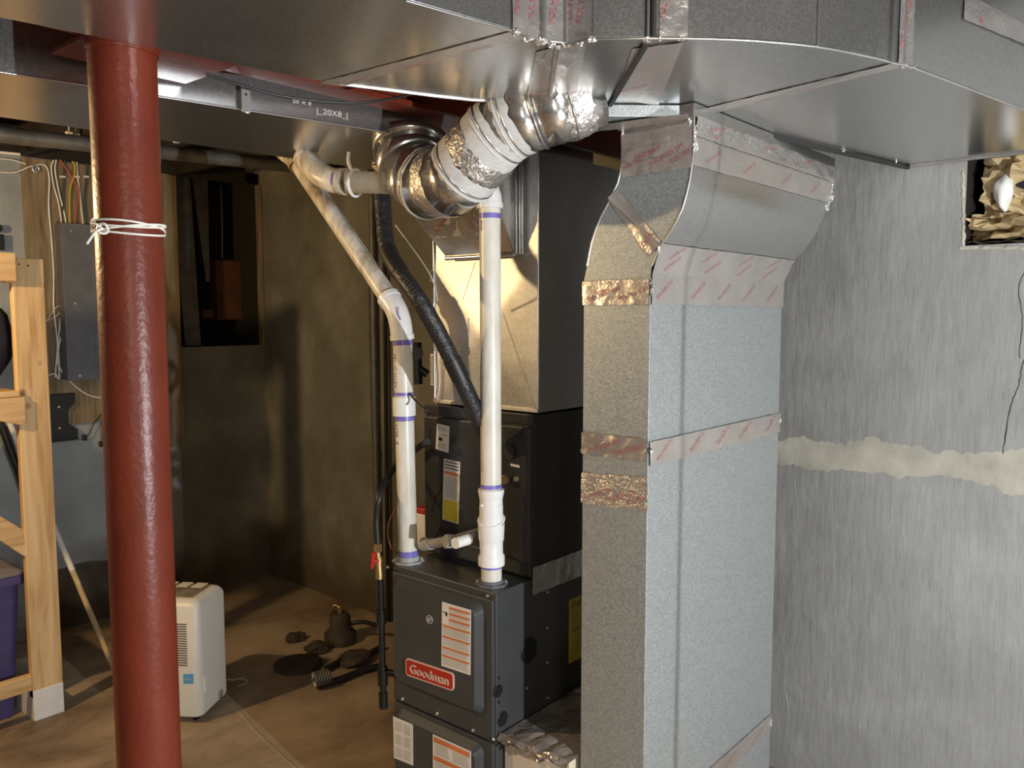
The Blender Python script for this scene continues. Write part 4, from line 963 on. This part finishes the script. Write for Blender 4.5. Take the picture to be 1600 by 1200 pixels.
MB().tube(spline([onD(668, 690, 2.60), onD(650, 702, 2.70), onD(625, 722, 2.72), onD(606, 745, 2.68), onD(593, 775, 2.6), onD(588, 810, 2.6), onD(590, 850, 2.6)]), .0105, 14).build('gas_hose', 'black', None, 'black flexible hose curving from the coil cabinet to the brass valve', 'hose')
MB().tube(spline([onD(640, 615, 2.6), onD(655, 632, 2.55), onD(668, 642, 2.5)]), .0035, 8).build('cable', 'black', None, 'short black cable meeting the coil cabinet top corner', 'cable')
# vertical pipes on the alcove wall
for (x0, x1, y0, y1, r, mt, lb) in ((588, 596, 340, 842, .017, 'conduit', 'dull grey vertical pipe with a coupling against the alcove wall'), (607, 612, 330, 860, .012, 'darkbrown', 'thin dark vertical pipe right of the coupled alcove pipe')):
    a = onW(x0, y0) + WN * .03; c = onW(x1, y1) + WN * .03; t = thing('wall_pipe', c, lb, 'pipe')
    MB().tube([V((a.x, a.y, CEIL - .01)), a, c, V((c.x, c.y, .005))], r, 14).build('pipe', mt, t)
    if r > .015:
        p = a.lerp(c, (708 - y0) / (y1 - y0)); MB().tube([p - V((0, 0, .02)), p + V((0, 0, .02))], r * 1.35, 14).build('coupling', mt, t)
MB().tube(spline([onW(578, 430) + WN * .01, onW(580, 540) + WN * .01, onW(582, 640) + WN * .01, onW(586, 720) + WN * .01]), .002, 5).build('wire', 'black', None, 'thin black wire hanging down the alcove wall', 'wire')
t = thing('shutoff_valve', onD(655, 580, 2.9), 'dark pipe valve behind the left vent pipe near the plenum', 'valve')
b = MB(); b.tube([onD(650, 535, 2.95), onD(652, 600, 2.95)], .02, 14); b.tube([onD(650, 572, 2.95), onD(668, 585, 2.95)], .014, 10); b.build('valve_body', 'black', t)
MB().cyl(onD(650, 552, 2.92), onD(648, 552, 2.86), .026, 14).build('valve_knob', 'black', t)

# ------------------------------------------------------------------ wrapped carton beside the furnace
bz = onY(783, 1156, FY0 - .02).z
b0 = onZ(783, 1157, bz); t = thing('wrapped_carton', (b0.x + .3, b0.y - .12, 0), 'pale carton under crinkled plastic film between furnace and drop duct', 'carton')
bx0 = FX + .05; by1 = FY0 - .006; by0 = YF + .02
b = MB(); b.box((bx0, by0, .0), (FXB - .05, by1, bz)); b.build('carton', 'carton', t, bevel=.004)
def gf(s, t_):
    x = bx0 - .02 + (FXB - .03 - bx0) * s; y = by1 - .002 + (by0 - .012 - by1) * t_
    z_ = bz + .008 + .014 * abs(noise.noise(V((x * 9, y * 16, 1)))) + .008 * abs(noise.noise(V((x * 30, y * 30, 4))))
    return V((x, y, z_))
b = MB(); b.grid(gf, 44, 22, 0, False)
def gf2(s, t_):
    p = gf(0, s); dz = .006 + .035 * t_ * (.55 + .6 * abs(noise.noise(V((s * 4, 2, 0))))); 
    return V((p.x - .012 * math.sin(t_ * 2.2) - .01 * noise.noise(V((s * 9, t_ * 5, 7))), p.y, p.z - dz + .008))
b.grid(gf2, 26, 8, 0, False)
b.build('plastic_film', 'film', t, solid=.0008)
c = V((bx0 - .004, by0 + .03, bz - .07)); crumple(t, c, .025, mat='foil_crumple', name='torn_film', seed=77, squash=(.6, 1.2, .7))
# ------------------------------------------------------------------ dehumidifier
dn = onZ(314, 1122, .035); ang = math.radians(33)
ex = V((math.cos(ang), math.sin(ang), 0)); ey = V((-math.sin(ang), math.cos(ang), 0))   # ex: depth, ey: to the left
zt = onD(322, 941, (dn - CAM).dot(FWD)).z
zt0 = .03; DEP, WID = .30, .34
t = thing('dehumidifier', dn + ex * .15 + ey * .17 - UP * .035, 'ivory dehumidifier with slotted grille and blue sticker behind the column', 'dehumidifier')
def dq(u, v, z): return dn + ex * u + ey * v + UP * (z - dn.z)
dl = onD(350, 1000, (dn - CAM).dot(FWD) + .15)
DEP = .26
b = MB(); pr = []
R_c = .035
for (cu, cv, a0) in ((R_c, R_c, 180), (DEP - R_c, R_c, 270), (DEP - R_c, WID - R_c, 0), (R_c, WID - R_c, 90)):
    for k in range(7):
        a = math.radians(a0 + 15 * k); pr.append((cu + R_c * math.cos(a), cv + R_c * math.sin(a)))
rings = [(0.035, .004), (.045, 0), (zt - .035, 0), (zt - .02, .005), (zt - .007, .016), (zt, .034)]
vs = []
for (zz, ins) in rings:
    for (u, v) in pr:
        cu, cv = DEP / 2, WID / 2; vs.append(dq(cu + (u - cu) * (1 - ins * 2 / DEP), cv + (v - cv) * (1 - ins * 2 / WID), zz))
n_ = len(pr)
b.add(vs, [[i * n_ + k, i * n_ + (k + 1) % n_, (i + 1) * n_ + (k + 1) % n_, (i + 1) * n_ + k] for i in range(len(rings) - 1) for k in range(n_)], 0, True)
b.add(vs[-n_:], [list(range(n_))], 0); b.add(vs[:n_], [list(range(n_))[::-1]], 0)
b.build('housing', 'appliance', t)
b = MB(); 
zg0, zg1 = onD(300, 1036, 3.45).z, onD(300, 969, 3.45).z
b.hexa([dq(-.002, .05, zg0), dq(.002, .05, zg0), dq(.002, .29, zg0), dq(-.002, .29, zg0)], [dq(-.002, .05, zg1), dq(.002, .05, zg1), dq(.002, .29, zg1), dq(-.002, .29, zg1)], 0)
for i in range(18):
    z_ = zg0 + (zg1 - zg0) * (i + .35) / 18
    b.hexa([dq(-.0035, .052, z_), dq(-.001, .052, z_), dq(-.001, .288, z_), dq(-.0035, .288, z_)], [dq(-.0035, .052, z_ + .0045), dq(-.001, .052, z_ + .0045), dq(-.001, .288, z_ + .0045), dq(-.0035, .288, z_ + .0045)], 1)
b.build('grille', ['appliance', 'slot'], t)
b = MB(); zz = zt + .0005
b.hexa([dq(.05, .05, zz), dq(.22, .05, zz), dq(.22, .29, zz), dq(.05, .29, zz)], [dq(.05, .05, zz + .002), dq(.22, .05, zz + .002), dq(.22, .29, zz + .002), dq(.05, .29, zz + .002)])
b.build('control_top', 'appl_dark', t)
b = MB()
for v in (.07, .14, .21): b.hexa([dq(.17, v, zz), dq(.23, v, zz), dq(.23, v + .05, zz), dq(.17, v + .05, zz)], [dq(.17, v, zz + .004), dq(.23, v, zz + .004), dq(.23, v + .05, zz + .004), dq(.17, v + .05, zz + .004)])
b.build('air_vent', 'appliance', t)
def dface(px, py): return onP(px, py, dn, ex)
c4 = [dface(*p) for p in ((287, 1053), (302, 1053), (302, 1068), (287, 1068))]
b = MB(); f = quadmap(c4, -ex); b.prism([f(0, 0), f(1, 0), f(1, 1), f(0, 1)], -ex * .002); b.text('energy', lambda x, y: f(.12 + x * .25, .6 - y * .3, .003), 1); b.build('energy_sticker', ['blue', 'paper'], t)
def dside(px, py): return onP(px, py, dn, ey)
c = dside(345, 1084); b = MB(); b.ring(c, ey, .017, .002, 24); b.tube([c - ey * .001 + UP * .009, c - ey * .001 - UP * .009], .003, 6); b.build('round_emblem', 'inkblack', t)
b = MB(); b.hexa(*[[dq(.035, -.003, z_), dq(.047, -.003, z_), dq(.047, .001, z_), dq(.035, .001, z_)] for z_ in (.13, .20)]); b.build('water_gauge', 'pvc_white', t, bevel=.002)
for (u, v) in ((.05, .05), (.05, .29), (.22, .05), (.22, .29)):
    b = MB(); p = dq(u, v, .0); b.cyl(p + V((-.008, .0, .0155)), p + V((.008, 0, .0155)), .0155, 16); b.cyl(p + UP * .018, p + UP * .04, .01, 10); b.build('caster', 'black', t)
MB().tube(spline([dq(DEP, .1, .09), onZ(362, 1062, .03), onZ(378, 1060, .02), onZ(386, 1066, .006), onZ(372, 1072, .006)]), .0035, 8).build('power_cord', 'cable_beige', t)

# ------------------------------------------------------------------ clutter on the alcove floor
c = onZ(532, 1003, 0); t = thing('sump_pump', c, 'old dark pump standing by the alcove wall left of the gas pipe', 'pump')
b = MB(); b.tube([c, c + UP * .05, c + UP * .08, c + UP * .14, c + UP * .16], [.085, .085, .055, .055, .04], 20); b.build('pump_body', 'muck', t)
b = MB(); b.tube([c + UP * .15, c + UP * .19], .014, 10); b.tube(spline([c + UP * .19, c + UP * .2 - RGT * .03, c + UP * .15 - RGT * .06]), .008, 8); b.build('spout', 'brass', t)
MB().tube(spline([c + UP * .10 + RGT * .05, c + UP * .11 + RGT * .12, c + UP * .09 + RGT * .2]), .012, 8).build('outlet_pipe', 'black', t)
c = onZ(466, 1040, 0.0); 
MB().tube([c, c + UP * .012, c + UP * .02], [.12, .12, .09], 28).build('pit_cover', 'muck', None, 'round flat dark cover lying on the alcove floor', 'cover')
c = onZ(492, 1062, .05); t = thing('corrugated_hose_end', c, 'open end of a corrugated hose lying on the alcove floor', 'hose')
b = MB()
for i in range(6): b.ring(c + (FWD * .5 + RGT * .8).normalized() * .012 * i, FWD * .5 + RGT * .8, .032, .005, 20)
b.tube([c, c + (FWD * .5 + RGT * .8).normalized() * .07], .031, 20, caps=False); b.build('corrugated_tube', 'conduit', t)
for i in range(16):
    a = 2 * math.pi * i / 16
b = MB(); w0 = (FWD * .5 + RGT * .8).normalized(); u_ = UP; v_ = w0.cross(u_)
for i in range(14):
    a = 2 * math.pi * i / 14; d = u_ * math.cos(a) + v_ * math.sin(a); b.tube([c - w0 * .006 + d * .012, c - w0 * .004 + d * .034], .0022, 5)
b.build('spoked_rim', 'strap', t)
def rock(px, py, r, lb, mt='conduit', sd=0):
    c = onZ(px, py, 0) + UP * r * .35
    def g(s, t_):
        a = 2 * math.pi * s; e = math.pi * (t_ - .5); d = V((math.cos(a) * math.cos(e), math.sin(a) * math.cos(e), math.sin(e))); return c + V((d.x * 1.3, d.y, d.z * .55)) * r * (1 + .4 * noise.noise(d * 1.8 + V((sd, 0, 0))))
    MB().grid(g, 14, 10, 0, False).build('rubble_lump', mt, None, lb, 'rubble')
rock(497, 1018, .055, 'dark lump of rubble behind the corrugated hose end', 'muck', 1)
rock(462, 1000, .045, 'dark lump of rubble beyond the round floor cover', 'muck', 5)
rock(556, 1035, .07, 'low dark mound between hose end and gas pipe', 'muck', 9)
for pts, lb in (([(510, 1045), (540, 1030), (575, 1022), (597, 1010)], 'dark hose on the alcove floor running toward the gas pipe'), ([(495, 1070), (530, 1062), (565, 1048), (596, 1040)], 'lower dark hose running from the corrugated end to the gas pipe')):
    MB().tube(spline([onZ(*p, .018) for p in pts]), .016, 10).build('floor_hose', 'black', None, lb, 'hose')
# peeling plaster blob at the foot of the corner
def blob(px, py, r, name='peeled_plaster', sd=0):
    c = onW(px, py)
    def g(s, t_):
        a = 2 * math.pi * s; e = math.pi * (t_ - .5); d = V((math.cos(a) * math.cos(e), math.sin(a) * math.cos(e), math.sin(e))); return c + V((d.x * .25, d.y, d.z * .8)) * r * (1 + .6 * noise.noise(d * 2 + V((sd, 3, 0))))
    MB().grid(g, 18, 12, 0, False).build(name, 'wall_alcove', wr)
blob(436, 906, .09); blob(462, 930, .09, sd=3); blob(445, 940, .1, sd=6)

# ------------------------------------------------------------------ plywood board, electrical panel and cables on the back wall
def bw(px, py, d=0.0): return onY(px, py, WY - d)
A = bw(52, 668); B = bw(166, 292)
MB().box((A.x, WY - .02, A.z), (bw(215, 500).x, WY - .001, onY(60, 249, WY).z)).build('mounting_board', 'ply', None, 'aged plywood board fixed to the back wall behind the panel', 'board', bevel=.002)
A = bw(106, 594, .1); B = bw(160, 354, .1)
t = thing('breaker_box', (A.x, WY - .02, A.z), 'tall grey electrical breaker panel mounted on the plywood board', 'electrical panel')
x1 = bw(200, 500, .1).x
MB().box((A.x, WY - .105, A.z), (x1, WY - .021, B.z)).build('enclosure', 'panel', t, bevel=.003)
MB().box((A.x - .004, WY - .112, A.z - .004), (x1 + .004, WY - .105, B.z + .004)).build('cover', 'panel', t, bevel=.002)
xd = bw(147, 470, .115).x
MB().box((xd, WY - .118, A.z + .12), (x1 - .03, WY - .112, B.z - .08)).build('breaker_door', 'panel', t, bevel=.002)
screws(t, [bw(112, 361, .112), bw(118, 474, .112), bw(125, 587, .112)], (0, -1, 0), .006)
A = bw(80, 690, .05); B = bw(118, 615, .05); xr = B.x
t = thing('mounting_bracket', (A.x, WY - .03, A.z), 'black notched metal bracket below the electrical panel', 'bracket')
zc_ = lambda y: bw(100, y, .05).z
MB().prism([V((A.x - .03, WY - .05, zc_(690))), V((xr + .005, WY - .05, zc_(688))), V((xr + .005, WY - .05, zc_(673))), V((bw(107, 660, .05).x, WY - .05, zc_(662))), V((bw(107, 640, .05).x, WY - .05, zc_(641))), V((xr - .005, WY - .05, zc_(631))), V((xr, WY - .05, zc_(615))), V((A.x - .03, WY - .05, zc_(615)))], (0, .028, 0)).build('plate', 'black', t, bevel=.002)
screws(t, [bw(92, 636, .05), bw(93, 669, .05)], (0, -1, 0), .005)
MB().box((A.x - .03, WY - .075, A.z - .006), (xr + .012, WY - .05, A.z)).build('bottom_lip', 'panel', t)
def cab(pts, mt, lb, r=.004, d=.03, name='cable'):
    MB().tube(spline([bw(p[0], p[1], p[2] if len(p) > 2 else d) for p in pts], 6), r, 8).build(name, mt, None, lb, 'cable')
cab([(0, 269), (25, 269), (48, 260), (70, 258), (77, 280), (76, 320), (80, 370), (84, 430), (84, 480), (90, 540), (92, 590), (86, 584), (76, 586)], 'cord', 'white cable bending over the ring screw and down the plywood')
cab([(0, 248), (20, 250), (40, 256)], 'cord', 'short white cable along the top of the wall left of the board')
cab([(84, 250), (80, 262), (84, 290), (92, 320), (97, 360), (99, 410), (96, 450), (94, 500), (90, 540), (86, 590)], 'cord', 'white cable hanging left of the panel, nearer the board edge')
cab([(88, 250), (86, 265), (92, 300), (103, 348), (103, 400), (99, 440), (106, 478), (100, 510), (92, 540), (90, 565), (98, 582), (118, 604), (140, 618), (165, 624), (190, 640)], 'cord', 'white cable crossing under the panel toward the column')
cab([(102, 480), (88, 480), (74, 500), (72, 502), (90, 492), (104, 478)], 'cable_beige', 'loose beige cable loop left of the electrical panel', .0035)
cab([(98, 238), (104, 244), (115, 254), (117, 266), (114, 280), (109, 300), (109, 352)], 'cable_yellow', 'yellow cable entering the top of the electrical panel', .007)
cab([(0, 228), (40, 232), (78, 237), (90, 245), (105, 266), (116, 284), (122, 300), (119, 330), (117, 352)], 'cable_red', 'orange red cable entering the top of the electrical panel', .006)
cab([(134, 238), (136, 254), (135, 280), (132, 310), (134, 352)], 'cable_green', 'dark green wire entering the right of the electrical panel', .005)
cab([(101, 250), (100, 280), (98, 330)], 'cable_green', 'dark wire left of the yellow cable at the panel', .005)
cab([(136, 230), (124, 240), (110, 247), (98, 249), (88, 248)], 'cable_beige', 'beige cable crossing above the electrical panel', .004)
cab([(120, 230), (120, 260), (124, 300), (130, 350)], 'cable_beige', 'wide beige cable behind the orange red cable', .007, .024)
for px in (98.5, 121, 135.5):
    p = bw(px, 276, .04); MB().box(p + V((-.014, 0, -.005)), p + V((.014, .016, .005))).build('cable_staple', 'cord', None, {98.5: 'white cable staple left of the yellow cable', 121: 'white cable staple right of the yellow cable', 135.5: 'white cable staple on the dark green wire'}[px], 'cable staple', bevel=.002)
p = bw(56, 264, .03); MB().ring(p, (0, 1, 0), .016, .006, 20).cyl(p, p + V((0, .012, 0)), .008, 12).build('ring_fastener', 'strap', None, 'round metal washer fastener near the board top corner', 'fastener')
cab([(166, 640), (152, 655), (144, 668), (140, 678), (134, 684)], 'black', 'thin black plug lead hanging left of the column', .003)
cab([(166, 645), (160, 655), (160, 690)], 'black', 'straight thin black lead hanging beside the column', .003)
for (px, py, mt, lb) in ((133, 684, 'black', 'tiny black plug at the end of the left lead'), (158, 694, 'black', 'small black connector hanging beside the column'), (163, 695, 'paper', 'small white tag beside the hanging black connector')):
    p = bw(px, py, .03); MB().box(p + V((-.010, -.006, -.016)), p + V((.010, .006, .016))).build('plug', mt, None, lb, 'plug', bevel=.002)
# pipes along the ceiling behind the rear duct
a = onY(-40, 206, 3.6); c = onY(145, 226, 3.6)
MB().tube([a - (c - a) * 2, c + (c - a) * 3], .032, 16).build('ceiling_pipe', 'conduit', None, 'long grey pipe running under the joists behind the rear duct', 'pipe')
a = onY(0, 238, 4.4); c = onY(31, 241, 4.4)
MB().tube([a - (c - a) * 1, c], .007, 8).build('white_rod', 'paper', None, 'thin white rod under the joists at the left edge', 'rod')
for (px, py, lb) in ((108, 208, 'left white pipe clip beneath the joists'), (119, 211, 'right white pipe clip beneath the joists')):
    p = onZ(px, py, 2.552); MB().box(p - V((.014, .01, .007)), p + V((.014, .01, .007))).box(p - V((.003, .003, 0)), V((p.x + .003, p.y + .003, CEIL - .001))).build('pipe_clip', 'paper', None, lb, 'clip', bevel=.003)
p = onY(276, 223, 3.2); b = MB(); b.tube([p, p + UP * .02, p + UP * .05, p + UP * .051, V((p.x, p.y, CEIL - .001))], [.012, .028, .03, .012, .012], 16); b.build('porcelain_knob', 'paper', None, 'small pale round knob just below the rear duct', 'knob')
for (px, py, lb) in ((305, 257, 'crumpled pale scrap above the dark wall recess'),):
    c = onY(px, py, WY - .1)
    def g(s, t_):
        a = 2 * math.pi * s; e = math.pi * (t_ - .5); d = V((math.cos(a) * math.cos(e), math.sin(a) * math.cos(e), math.sin(e))); return c + V((d.x * .06, d.y * .03, d.z * .025)) * (1 + .5 * noise.noise(d * 2))
    MB().grid(g, 14, 8, 0, False).build('insulation_scrap', 'patch', None, lb, 'scrap')
for (px, py, lb) in ((340, 251, 'left pale rag hanging above the dark recess'), (389, 258, 'right pale rag hanging above the dark recess')):
    c = onY(px, py, WY - .12); MB().hexa([c + V((-.025, 0, -.02)), c + V((.03, 0, -.025)), c + V((.03, .01, -.025)), c + V((-.025, .01, -.02))], [c + V((-.04, 0, .03)), c + V((.02, 0, .03)), c + V((.02, .01, .03)), c + V((-.04, .01, .03))]).build('rag', 'strap', None, lb, 'rag', bevel=.003)
MB().tube(spline([V((onY(250, 243, 3.4).x, 3.4, CEIL - .001)), onY(250, 243, 3.4), onY(250, 255, 3.4), onY(244, 268, 3.4)]), .003, 6).build('wire', 'cable_beige', None, 'short beige wire hanging right of the column top', 'wire')

# ------------------------------------------------------------------ wooden shelf rack
s0 = onZ(53, 1128, 0); SD = (s0 - CAM).dot(FWD)
SX, SY = s0.x, s0.y; W4, W2 = .092, .04
SX = onY(50, 1050, SY).x; SX1 = onY(98, 1050, SY).x; W4 = SX1 - SX
ZTOP = onY(45, 404, SY).z
t = thing('shelf_rack', (SX - .5, SY + .2, 0), 'unfinished pine lumber shelf rack at the left edge', 'shelf')
MB().box((SX, SY, .10), (SX1, SY + W2, ZTOP)).build('upright', 'pine', t, bevel=.003)
MB().box((SX - .0, SY - .002, .0), (SX1, SY + .42, .135)).build('painted_foot', M['paper'], t, 'white painted foot block', bevel=.003)
def rail(y0, y1, dy0, dy1, name='rail', x1=None, mt='pine_x'):
    z0, z1 = onY(20, y0, SY).z, onY(20, y1, SY).z
    MB().box((SX - 1.3, SY + dy0, min(z0, z1)), (SX if x1 is None else x1, SY + dy1, max(z0, z1))).build(name, mt, t, bevel=.003)
rail(396, 440, -.04, -.001, 'top_rail', SX + .004)
MB().box((SX - .035, SY - .03, onY(20, 442, SY).z), (SX + .012, SY + .02, onY(20, 404, SY).z)).build('block', 'pine', t, bevel=.003)
zs = onY(20, 616, SY).z
MB().box((SX - 1.3, SY - .02, zs - .01), (SX + .0, SY + .5, zs + .014)).build('shelf_board', 'pine_x', t, bevel=.002)
MB().prism([V((SX - .09, SY - .02, zs - .012)), V((SX + .02, SY - .02, zs - .012)), V((SX + .02, SY - .02, zs - .12)), V((SX - .0, SY - .02, zs - .13)), V((SX - .16, SY - .02, zs - .08)), V((SX - .16, SY - .02, zs - .012))], (0, .04, 0)).build('gusset', 'pine_x', t, bevel=.003)
za_ = [onY(*p, SY) for p in ((0, 806), (60, 842), (60, 884), (-4, 842))]
za_[0:1] = [za_[0] - (za_[1] - za_[0])]; za_[3] = za_[3] - (za_[2] - za_[3])
MB().prism([p_ + V((0, .004, 0)) for p_ in za_], (0, .032, 0)).build('brace', 'pine_x', t, bevel=.003)
z0, z1 = onY(56, 1078, SY).z, onY(56, 1054, SY).z
MB().box((SX - 1.3, SY + .002, z0), (SX + .0, SY + .04, z1)).build('bottom_rail', 'pine_x', t, bevel=.003)
MB().box((SX, SY + .38, .13), (SX1, SY + .42, ZTOP)).build('upright', 'pine', t, bevel=.003) if False else None
for (dx, z_) in ((.028, -.025), (.062, -.03)):
    p = V((SX + dx, SY - .001, ZTOP + z_)); MB().cyl(p, p + V((0, -.001, 0)), .004, 10).build('screw_hole', 'inkblack', t)
# tote
px1 = onY(36, 900, SY + .12).x
zt1 = onY(20, 884, SY + .12).z; 
tz0 = .03
t = thing('storage_tote', (px1 - .3, SY + .3, 0), 'purple plastic storage tote with dusty lid at the rack bottom', 'tote')
x1 = px1
def rq(x0, x1_, y0, y1, z_, r=.03):
    P = []
    for (cx, cy, a0) in ((x0 + r, y0 + r, 180), (x1_ - r, y0 + r, 270), (x1_ - r, y1 - r, 0), (x0 + r, y1 - r, 90)):
        for k in range(5): a = math.radians(a0 + 22.5 * k); P.append(V((cx + r * math.cos(a), cy + r * math.sin(a), z_)))
    return P
def loft(rs, b, m=0):
    n_ = len(rs[0]); vs = sum(rs, []); b.add(vs, [[i * n_ + k, i * n_ + (k + 1) % n_, (i + 1) * n_ + (k + 1) % n_, (i + 1) * n_ + k] for i in range(len(rs) - 1) for k in range(n_)] + [list(range(n_))[::-1], [len(vs) - n_ + k for k in range(n_)]], m); return b
ty0, ty1 = SY + .08, SY + .46
loft([rq(x1 - .6, x1 - .055, ty0 + .04, ty1 - .04, .002), rq(x1 - .63, x1 - .02, ty0 + .01, ty1 - .01, zt1 - .05)], MB()).build('tub', 'purple', t, bevel=.004)
loft([rq(x1 - .65, x1, ty0 - .008, ty1 + .008, zt1 - .075), rq(x1 - .65, x1, ty0 - .008, ty1 + .008, zt1 - .035)], MB()).build('rim', 'purple', t, bevel=.004)
loft([rq(x1 - .65, x1, ty0 - .008, ty1 + .008, zt1 - .034), rq(x1 - .65, x1, ty0 - .008, ty1 + .008, zt1 - .022), rq(x1 - .62, x1 - .04, ty0 + .03, ty1 - .03, zt1)], MB()).build('lid', 'greylid', t, bevel=.004)
# bag on the shelf
c = onY(-20, 550, SY + .15); zsh = zs + .014
def g(s, t_):
    a = 2 * math.pi * s; e = math.pi * (t_ - .5); d = V((math.cos(a) * math.cos(e), math.sin(a) * math.cos(e), math.sin(e)))
    return V((c.x, SY + .2, zsh + .185)) + V((d.x * .115 * (1 + .0 * d.z), d.y * .12, d.z * .175)) * (1 + .12 * noise.noise(d * 2)) + V((.02 * d.z, 0, 0))
MB().grid(g, 22, 16, 0, True).build('duffel_bag', 'fabric', None, 'dark rounded fabric bag sitting on the pine shelf', 'bag')
c = onY(2, 372, WY - .06); b = MB(); b.box(c + V((-.06, 0, -.06)), c + V((.015, .04, .02))); b.cyl(c + V((-.01, 0, .05)), c + V((-.01, .04, .05)), .02, 14)
b.build('wall_hook', 'black', None, 'black wall fixture just above the rack top rail', 'wall fixture', bevel=.004)
# broom handle and dark strap
pB = onZ(184, 1058, .006); pT = onY(6, 640, WY - .03)
t = thing('broom_handle', pB, 'pale wooden pole leaning against the back wall behind the rack', 'pole')
pm = pT.lerp(pB, .62)
MB().tube([pT, pm], .0145, 14).build('painted_half', 'paper', t); MB().tube([pm, pB], .0135, 14).build('bare_half', 'stick', t)
pB = onZ(95, 1010, .012); pT = onY(0, 660, WY - .06)
MB().tube([pT, onY(28, 735, WY - .05), onY(50, 800, WY - .05)], .018, 10).build('dark_strap', 'black', None, 'dark strap slanting behind the pine upright', 'strap')
# power cord hanging from the trunk near the lamp; its soft shadow falls on the drop duct
P_ = onY(1062, 850, YN); f_ = .56; q = LCOOL.lerp(P_, f_)
MB().tube([V((q.x + .004, q.y, 2.4)), V((q.x, q.y, 1.2)), V((q.x - .004, q.y, .02))], .0045, 8).build('power_cord', 'black', None, 'black power cord hanging in front of the tall drop duct', 'cord')
for o in scene.objects:
    if '_o' in o: del o['_o']
